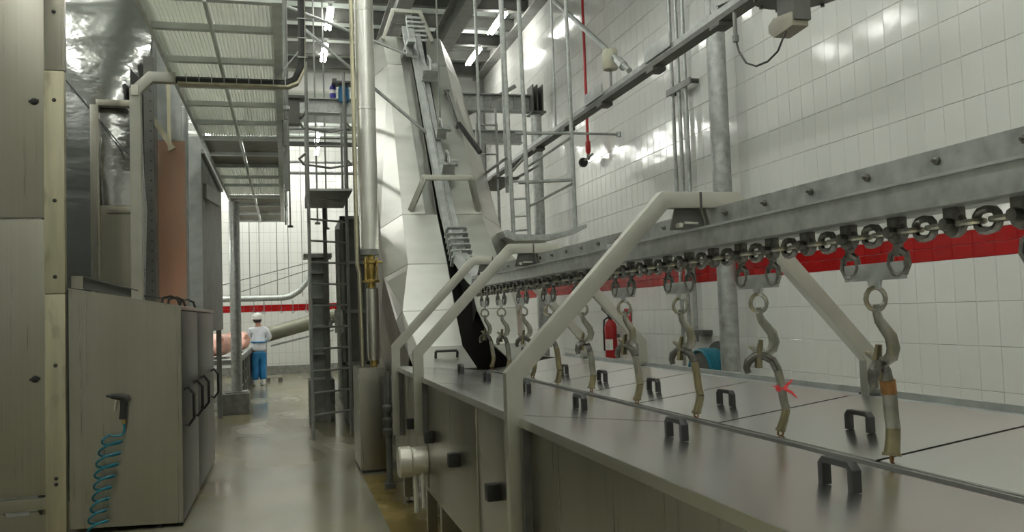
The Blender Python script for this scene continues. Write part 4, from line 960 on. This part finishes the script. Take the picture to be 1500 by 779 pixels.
# ------------------------------------------------------------------ hanging tube frame and tray right of the hood
t = thing('hanging_tube_frame', 'hanging frame of thin grey tubes with ladder rungs right of the hood', 'frame', (2.9, 9.5, 2.5))
YF = 9.5
MB().cyl((2.44, YF, 7.6), (2.53, YF, 2.50), .024, 8).build('upright', 'galv', t)
MB().cyl((2.66, YF, 7.6), (2.715, YF, 2.49), .024, 8).build('upright', 'galv', t)
MB().cyl((3.25, YF, 7.6), (3.275, YF, 2.55), .024, 8).build('upright', 'galv', t)
MB().cyl((2.50, YF+1.5, 7.6), (2.52, YF+1.5, 3.0), .022, 8).build('upright', 'galv', t)
MB().cyl((2.85, YF+1.5, 7.6), (2.86, YF+1.5, 3.2), .022, 8).build('upright', 'galv', t)
MB().cyl((2.50, YF+1.5, 3.4), (2.5, YF, 3.4), .018, 8).cyl((2.86, YF+1.5, 3.4), (2.70, YF, 3.4), .018, 8).build('tie_bar', 'galv', t)
MB().cyl((2.59, YF, 3.67), (3.26, YF, 3.685), .02, 8).cyl((3.26, YF, 3.685), (3.86, YF, 3.68), .014, 8).lathe([(.03, -.03), (.03, .03)], (3.86, YF, 3.68), (0, 0, 1), 8).build('cross_tube', 'galv', t)
MB().cyl((2.61, YF, 3.10), (3.26, YF, 3.135), .02, 8).build('cross_tube', 'galv', t)
MB().cyl((3.27, YF, 3.64), (2.70, YF, 3.27), .016, 8).build('diagonal_tube', 'midgrey', t)
MB().cyl((3.27, YF, 3.10), (2.71, YF, 2.82), .016, 8).build('diagonal_tube', 'midgrey', t)
for z in (2.72, 2.92, 3.12, 2.56): MB().cyl((2.515, YF, z-.01), (2.71, YF, z), .014, 6).build('rung', 'galv', t)
tag(MB().prism([(2.36, 2.53), (2.42, 2.54), (2.50, 2.49), (2.8, 2.48), (3.0, 2.50), (3.34, 2.60), (3.345, 2.56), (3.2, 2.49), (2.9, 2.42), (2.5, 2.415), (2.38, 2.46)], 1, 9.3, 9.9).build('drip_tray', 'galv', org=(2.8, 9.6, 2.45)), 'curved steel drip tray held by the hanging tube frame', 'tray')
t = thing('side_platform', 'small dark platform beyond the hood on its right side', 'platform', (3.3, 13, 3.6))
MB().panel([(3.0, 12.4, 3.64), (3.42, 12.4, 3.64), (3.42, 13.7, 3.64), (3.0, 13.7, 3.64)], .03).build('floor_plate', 'dark', t, smooth=False)
MB().panel([(3.4, 12.6, 3.66), (3.78, 12.6, 3.86), (3.78, 13.3, 3.86), (3.4, 13.3, 3.66)], .03).build('raised_flap', 'midgrey', t, smooth=False)
for x, y in ((3.05, 13.6), (3.4, 13.6), (3.1, 12.45)): MB().cyl((x, y, 3.64), (x, y, 4.7), .018, 6).cyl((x, y, 3.62), (x, y, 2.2), .018, 6).build('post', 'galv', t)
for z in (4.68, 4.2): MB().cyl((3.05, 13.6, z), (3.4, 13.6, z), .018, 6).build('guard_rail', 'galv', t)
MB().cyl((3.05, 13.6, 3.0), (3.4, 13.6, 3.0), .018, 6).cyl((3.05, 13.6, 2.6), (3.4, 13.6, 2.6), .018, 6).build('lower_bar', 'galv', t)

# ------------------------------------------------------------------ high rail by the right wall, motor, cable
t = thing('high_rail', 'dark overhead rail climbing across the tiled wall toward the top of the picture', 'rail', (3.5, 9, 3.97))
MB().box(3.46, 3.54, 5.4, 14.6, 3.965, 4.03).build('rail_top', 'galv', t, smooth=False)
MB().box(3.44, 3.56, 5.4, 14.6, 3.92, 3.965).build('rail_bottom', 'dark', t, smooth=False)
for y in (6.3, 7.6, 9.0, 10.3, 11.6): MB().box(3.43, 3.57, y-.08, y+.08, 3.88, 3.92).build('trolley_wheel', 'dark', t, bevel=.01)
for y in (7.45, 9.2): MB().box(3.44, 3.455, y-.28, y+.28, 4.0, 4.13).build('splice_plate', 'galv_pale', t, bevel=.004)
for y in (6.5, 10.8, 13.4): MB().cyl((3.5, y, 4.03), (3.5, y, 7.6), .018, 6).build('hanger_rod', 'galv', t)
t = thing('turn_wheel', 'dark horizontal turning wheel at the upper end of the high rail', 'wheel', (3.75, 5.45, 3.95))
MB().lathe([(.06, -.02), (.06, .05), (.34, .05), (.38, .035), (.38, -.02), (.34, -.035), (.1, -.03)], (3.72, 5.50, 3.92), (0, 0, 1), 28).build('disc', 'dark', t)
for q in range(12):
    a = 2*PI*q/12; MB().lathe([(.016, 0), (.016, -.02)], (3.72+.33*math.cos(a), 5.50+.33*math.sin(a), 3.885), (0, 0, 1), 6).build('bolt', 'chain', t)
MB().cyl((3.72, 5.50, 3.95), (3.72, 5.50, 7.74), .05, 10).build('axle', 'midgrey', t)
MB().bar((3.5, 6.3, 4.10), (3.62, 5.6, 4.05), .10, .08).lathe([(.075, -.03), (.075, .03)], (3.5, 6.35, 4.09), (-1, 0, 0), 14).build('guide_bracket', 'galv', t)
t = thing('sensor_box', 'grey-brown motor box hanging under the turning wheel, black cable looped from it', 'box', (3.5, 5.35, 3.6))
MB().prism([(5.26, 3.56), (5.50, 3.545), (5.57, 3.60), (5.57, 3.655), (5.50, 3.69), (5.26, 3.66)], 0, 3.47, 3.60).build('housing', 'boxbrown', t, bevel=.008)
MB().box(3.48, 3.61, 5.24, 5.46, 3.60, 3.90).build('mount', 'dark', t, bevel=.005)
MB().cyl((3.46, 6.02, 3.93), (3.46, 6.02, 3.70), .016, 8).lathe([(.026, 3.68), (.026, 3.73)], (3.46, 6.02, 0), n=8).build('cable_gland', 'midgrey', t)
MB().tube([(3.46, 6.02, 3.70), (3.46, 5.98, 3.59), (3.46, 5.88, 3.47), (3.46, 5.74, 3.405), (3.46, 5.58, 3.395), (3.46, 5.44, 3.43), (3.46, 5.38, 3.49), (3.49, 5.37, 3.56)], .008, 6).build('looped_cable', 'black', t)
t = thing('strut', 'long diagonal strut coming down from the roof to the high rail', 'strut', (3.5, 8.2, 4.1))
MB().cyl((3.6, 12.6, 6.9), (3.5, 8.25, 4.08), .032, 8).build('strut_tube', 'galv', t); MB().lathe([(.05, -.1), (.05, .1)], (3.51, 8.5, 4.23), (0.02, .83, .55), 8).build('end_sleeve', 'galv_pale', t)
t = thing('cream_canister', 'cream canister standing on the high rail beside the strut', 'canister', (3.5, 8.75, 4.03))
MB().lathe([(.075, 4.24), (.085, 4.26), (.085, 4.44), (.075, 4.46)], (3.5, 8.78, 0), n=16).build('can', 'cream', t); MB().lathe([(.03, 4.03), (.015, 4.06), (.015, 4.24)], (3.5, 8.78, 0), n=8).build('stem', 'midgrey', t)
# red drop pipe with nozzle
t = thing('red_drop_pipe', 'thin red pipe dropping along the tiled wall to a small valve', 'pipe', (4.6, 12.6, 4))
MB().cyl((4.6, 12.6, 4.15), (4.6, 12.6, 7.7), .022, 8).build('pipe', 'red', t); MB().lathe([(.022, 4.25), (.04, 4.22), (.042, 4.08), (.025, 4.04)], (4.6, 12.6, 0), n=10).build('red_socket', 'red', t)
MB().lathe([(.02, 4.04), (.03, 4.02), (.03, 3.97), (.012, 3.94)], (4.6, 12.6, 0), n=8).cyl((4.6, 12.75, 3.97), (4.6, 12.4, 4.0), .018, 6).build('valve', 'midgrey', t)
MB().lathe([(.07, -.03), (.08, 0), (.07, .03)], (4.6, 12.85, 3.95), (0, 1, 0), 12).build('black_knob', 'black', t)
# conduits
for y, z0, lab in ((9.76, .9, 'left of the three thin conduits on the tiled wall'), (9.58, .5, 'middle of the three thin conduits on the tiled wall, reaching lowest'), (9.40, 1.2, 'right of the three thin conduits on the tiled wall')):
    tag(MB().cyl((4.70, y, z0), (4.70, y, 7.3), .024, 8).build('wall_conduit', 'galv', org=(4.7, y, z0)), lab, 'conduit', 'wall conduits')
t = thing('conduit_clamp', 'grey clamp bar across the three conduits', 'clamp', (4.7, 9.55, 4.3))
MB().box(4.655, 4.675, 9.2, 9.85, 4.24, 4.32).build('bar', 'midgrey', t); MB().cyl((4.67, 9.83, 4.28), (XW-.005, 9.83, 4.28), .03, 8).build('stud', 'dark', t); MB().cyl((4.67, 9.22, 4.28), (XW-.005, 9.22, 4.28), .03, 8).build('stud', 'dark', t)
t = thing('conduit_clip', 'small dark clip on the conduits just above the hose reel', 'clip', (4.68, 9.5, 1.3))
MB().box(4.66, 4.78, 9.15, 9.45, 1.28, 1.34).build('bar', 'dark', t)
# fire extinguisher
t = thing('fire_extinguisher', 'red fire extinguisher with white label on the wall behind the hooks', 'extinguisher', (4.68, 12.1, .87))
MB().lathe([(.085, .88), (.09, .90), (.09, 1.36), (.075, 1.42), (.035, 1.46), (.03, 1.48)], (4.66, 12.1, 0), n=16).build('cylinder', 'red', t)
MB().lathe([(.032, 1.47), (.035, 1.49), (.035, 1.53)], (4.66, 12.1, 0), n=10).bar((4.64, 12.15, 1.55), (4.60, 11.95, 1.60), .03, .02).bar((4.64, 12.15, 1.53), (4.60, 11.97, 1.53), .03, .02).build('valve_head', 'black', t)
MB().tube([(4.66, 12.2, 1.5), (4.64, 12.3, 1.46), (4.63, 12.31, 1.3), (4.63, 12.30, 1.0)], .014, 6).tube([(4.66, 12.15, 1.53), (4.64, 12.36, 1.62), (4.64, 12.42, 1.72)], .016, 6).build('hose', 'black', t)
MB().prism([(4.66+.0905*math.cos(a), 12.1+.0905*math.sin(a)) for a in [PI*(1.0+.06*q) for q in range(9)]]+[(4.66+.086*math.cos(a), 12.1+.086*math.sin(a)) for a in [PI*(1.48-.06*q) for q in range(9)]], 2, 1.02, 1.18).build('paper_label', 'white', t, smooth=False)
MB().box(4.68, 4.78, 12.05, 12.15, 1.2, 1.25).build('wall_hook', 'dark', t)
t = thing('red_sign', 'small red sign with a yellow spot right of the fire extinguisher', 'sign', (4.775, 11.75, 1.5))
MB().box(4.762, 4.768, 11.55, 11.80, 1.34, 1.62).build('plate', 'red', t, smooth=False); MB().lathe([(.05, 0), (.05, .003)], (4.762, 11.68, 1.45), (-1, 0, 0), 14).build('yellow_spot', 'brass', t)
MB().box(4.7605, 4.762, 11.58, 11.66, 1.52, 1.58).build('white_mark', 'white', t, smooth=False)
# hose reel
t = thing('hose_reel', 'teal blue hose coiled on a wall reel behind the tank', 'hose reel', (4.6, 8.95, .85))
for i in range(7):
    MB().tube([(4.50+.03*i, 8.95+.27*math.cos(a)*(1-.0*i), .86+.27*math.sin(a)) for a in [2*PI*q/20 for q in range(20)]], .02, 6, closed=True).build('hose_turn', 'hose', t)
MB().lathe([(.24, -.02), (.24, .22)], (4.52, 8.95, .86), (1, 0, 0), 20).build('drum', 'dark', t)
MB().lathe([(.36, 0), (.36, .012)], (4.735, 8.95, .86), (1, 0, 0), 24).build('side_disc', 'dark', t)
MB().box(4.70, 4.775, 8.55, 8.75, .95, 1.2).cyl((4.6, 8.95, .86), (4.775, 8.95, .86), .03, 8).build('wall_bracket', 'dark', t)
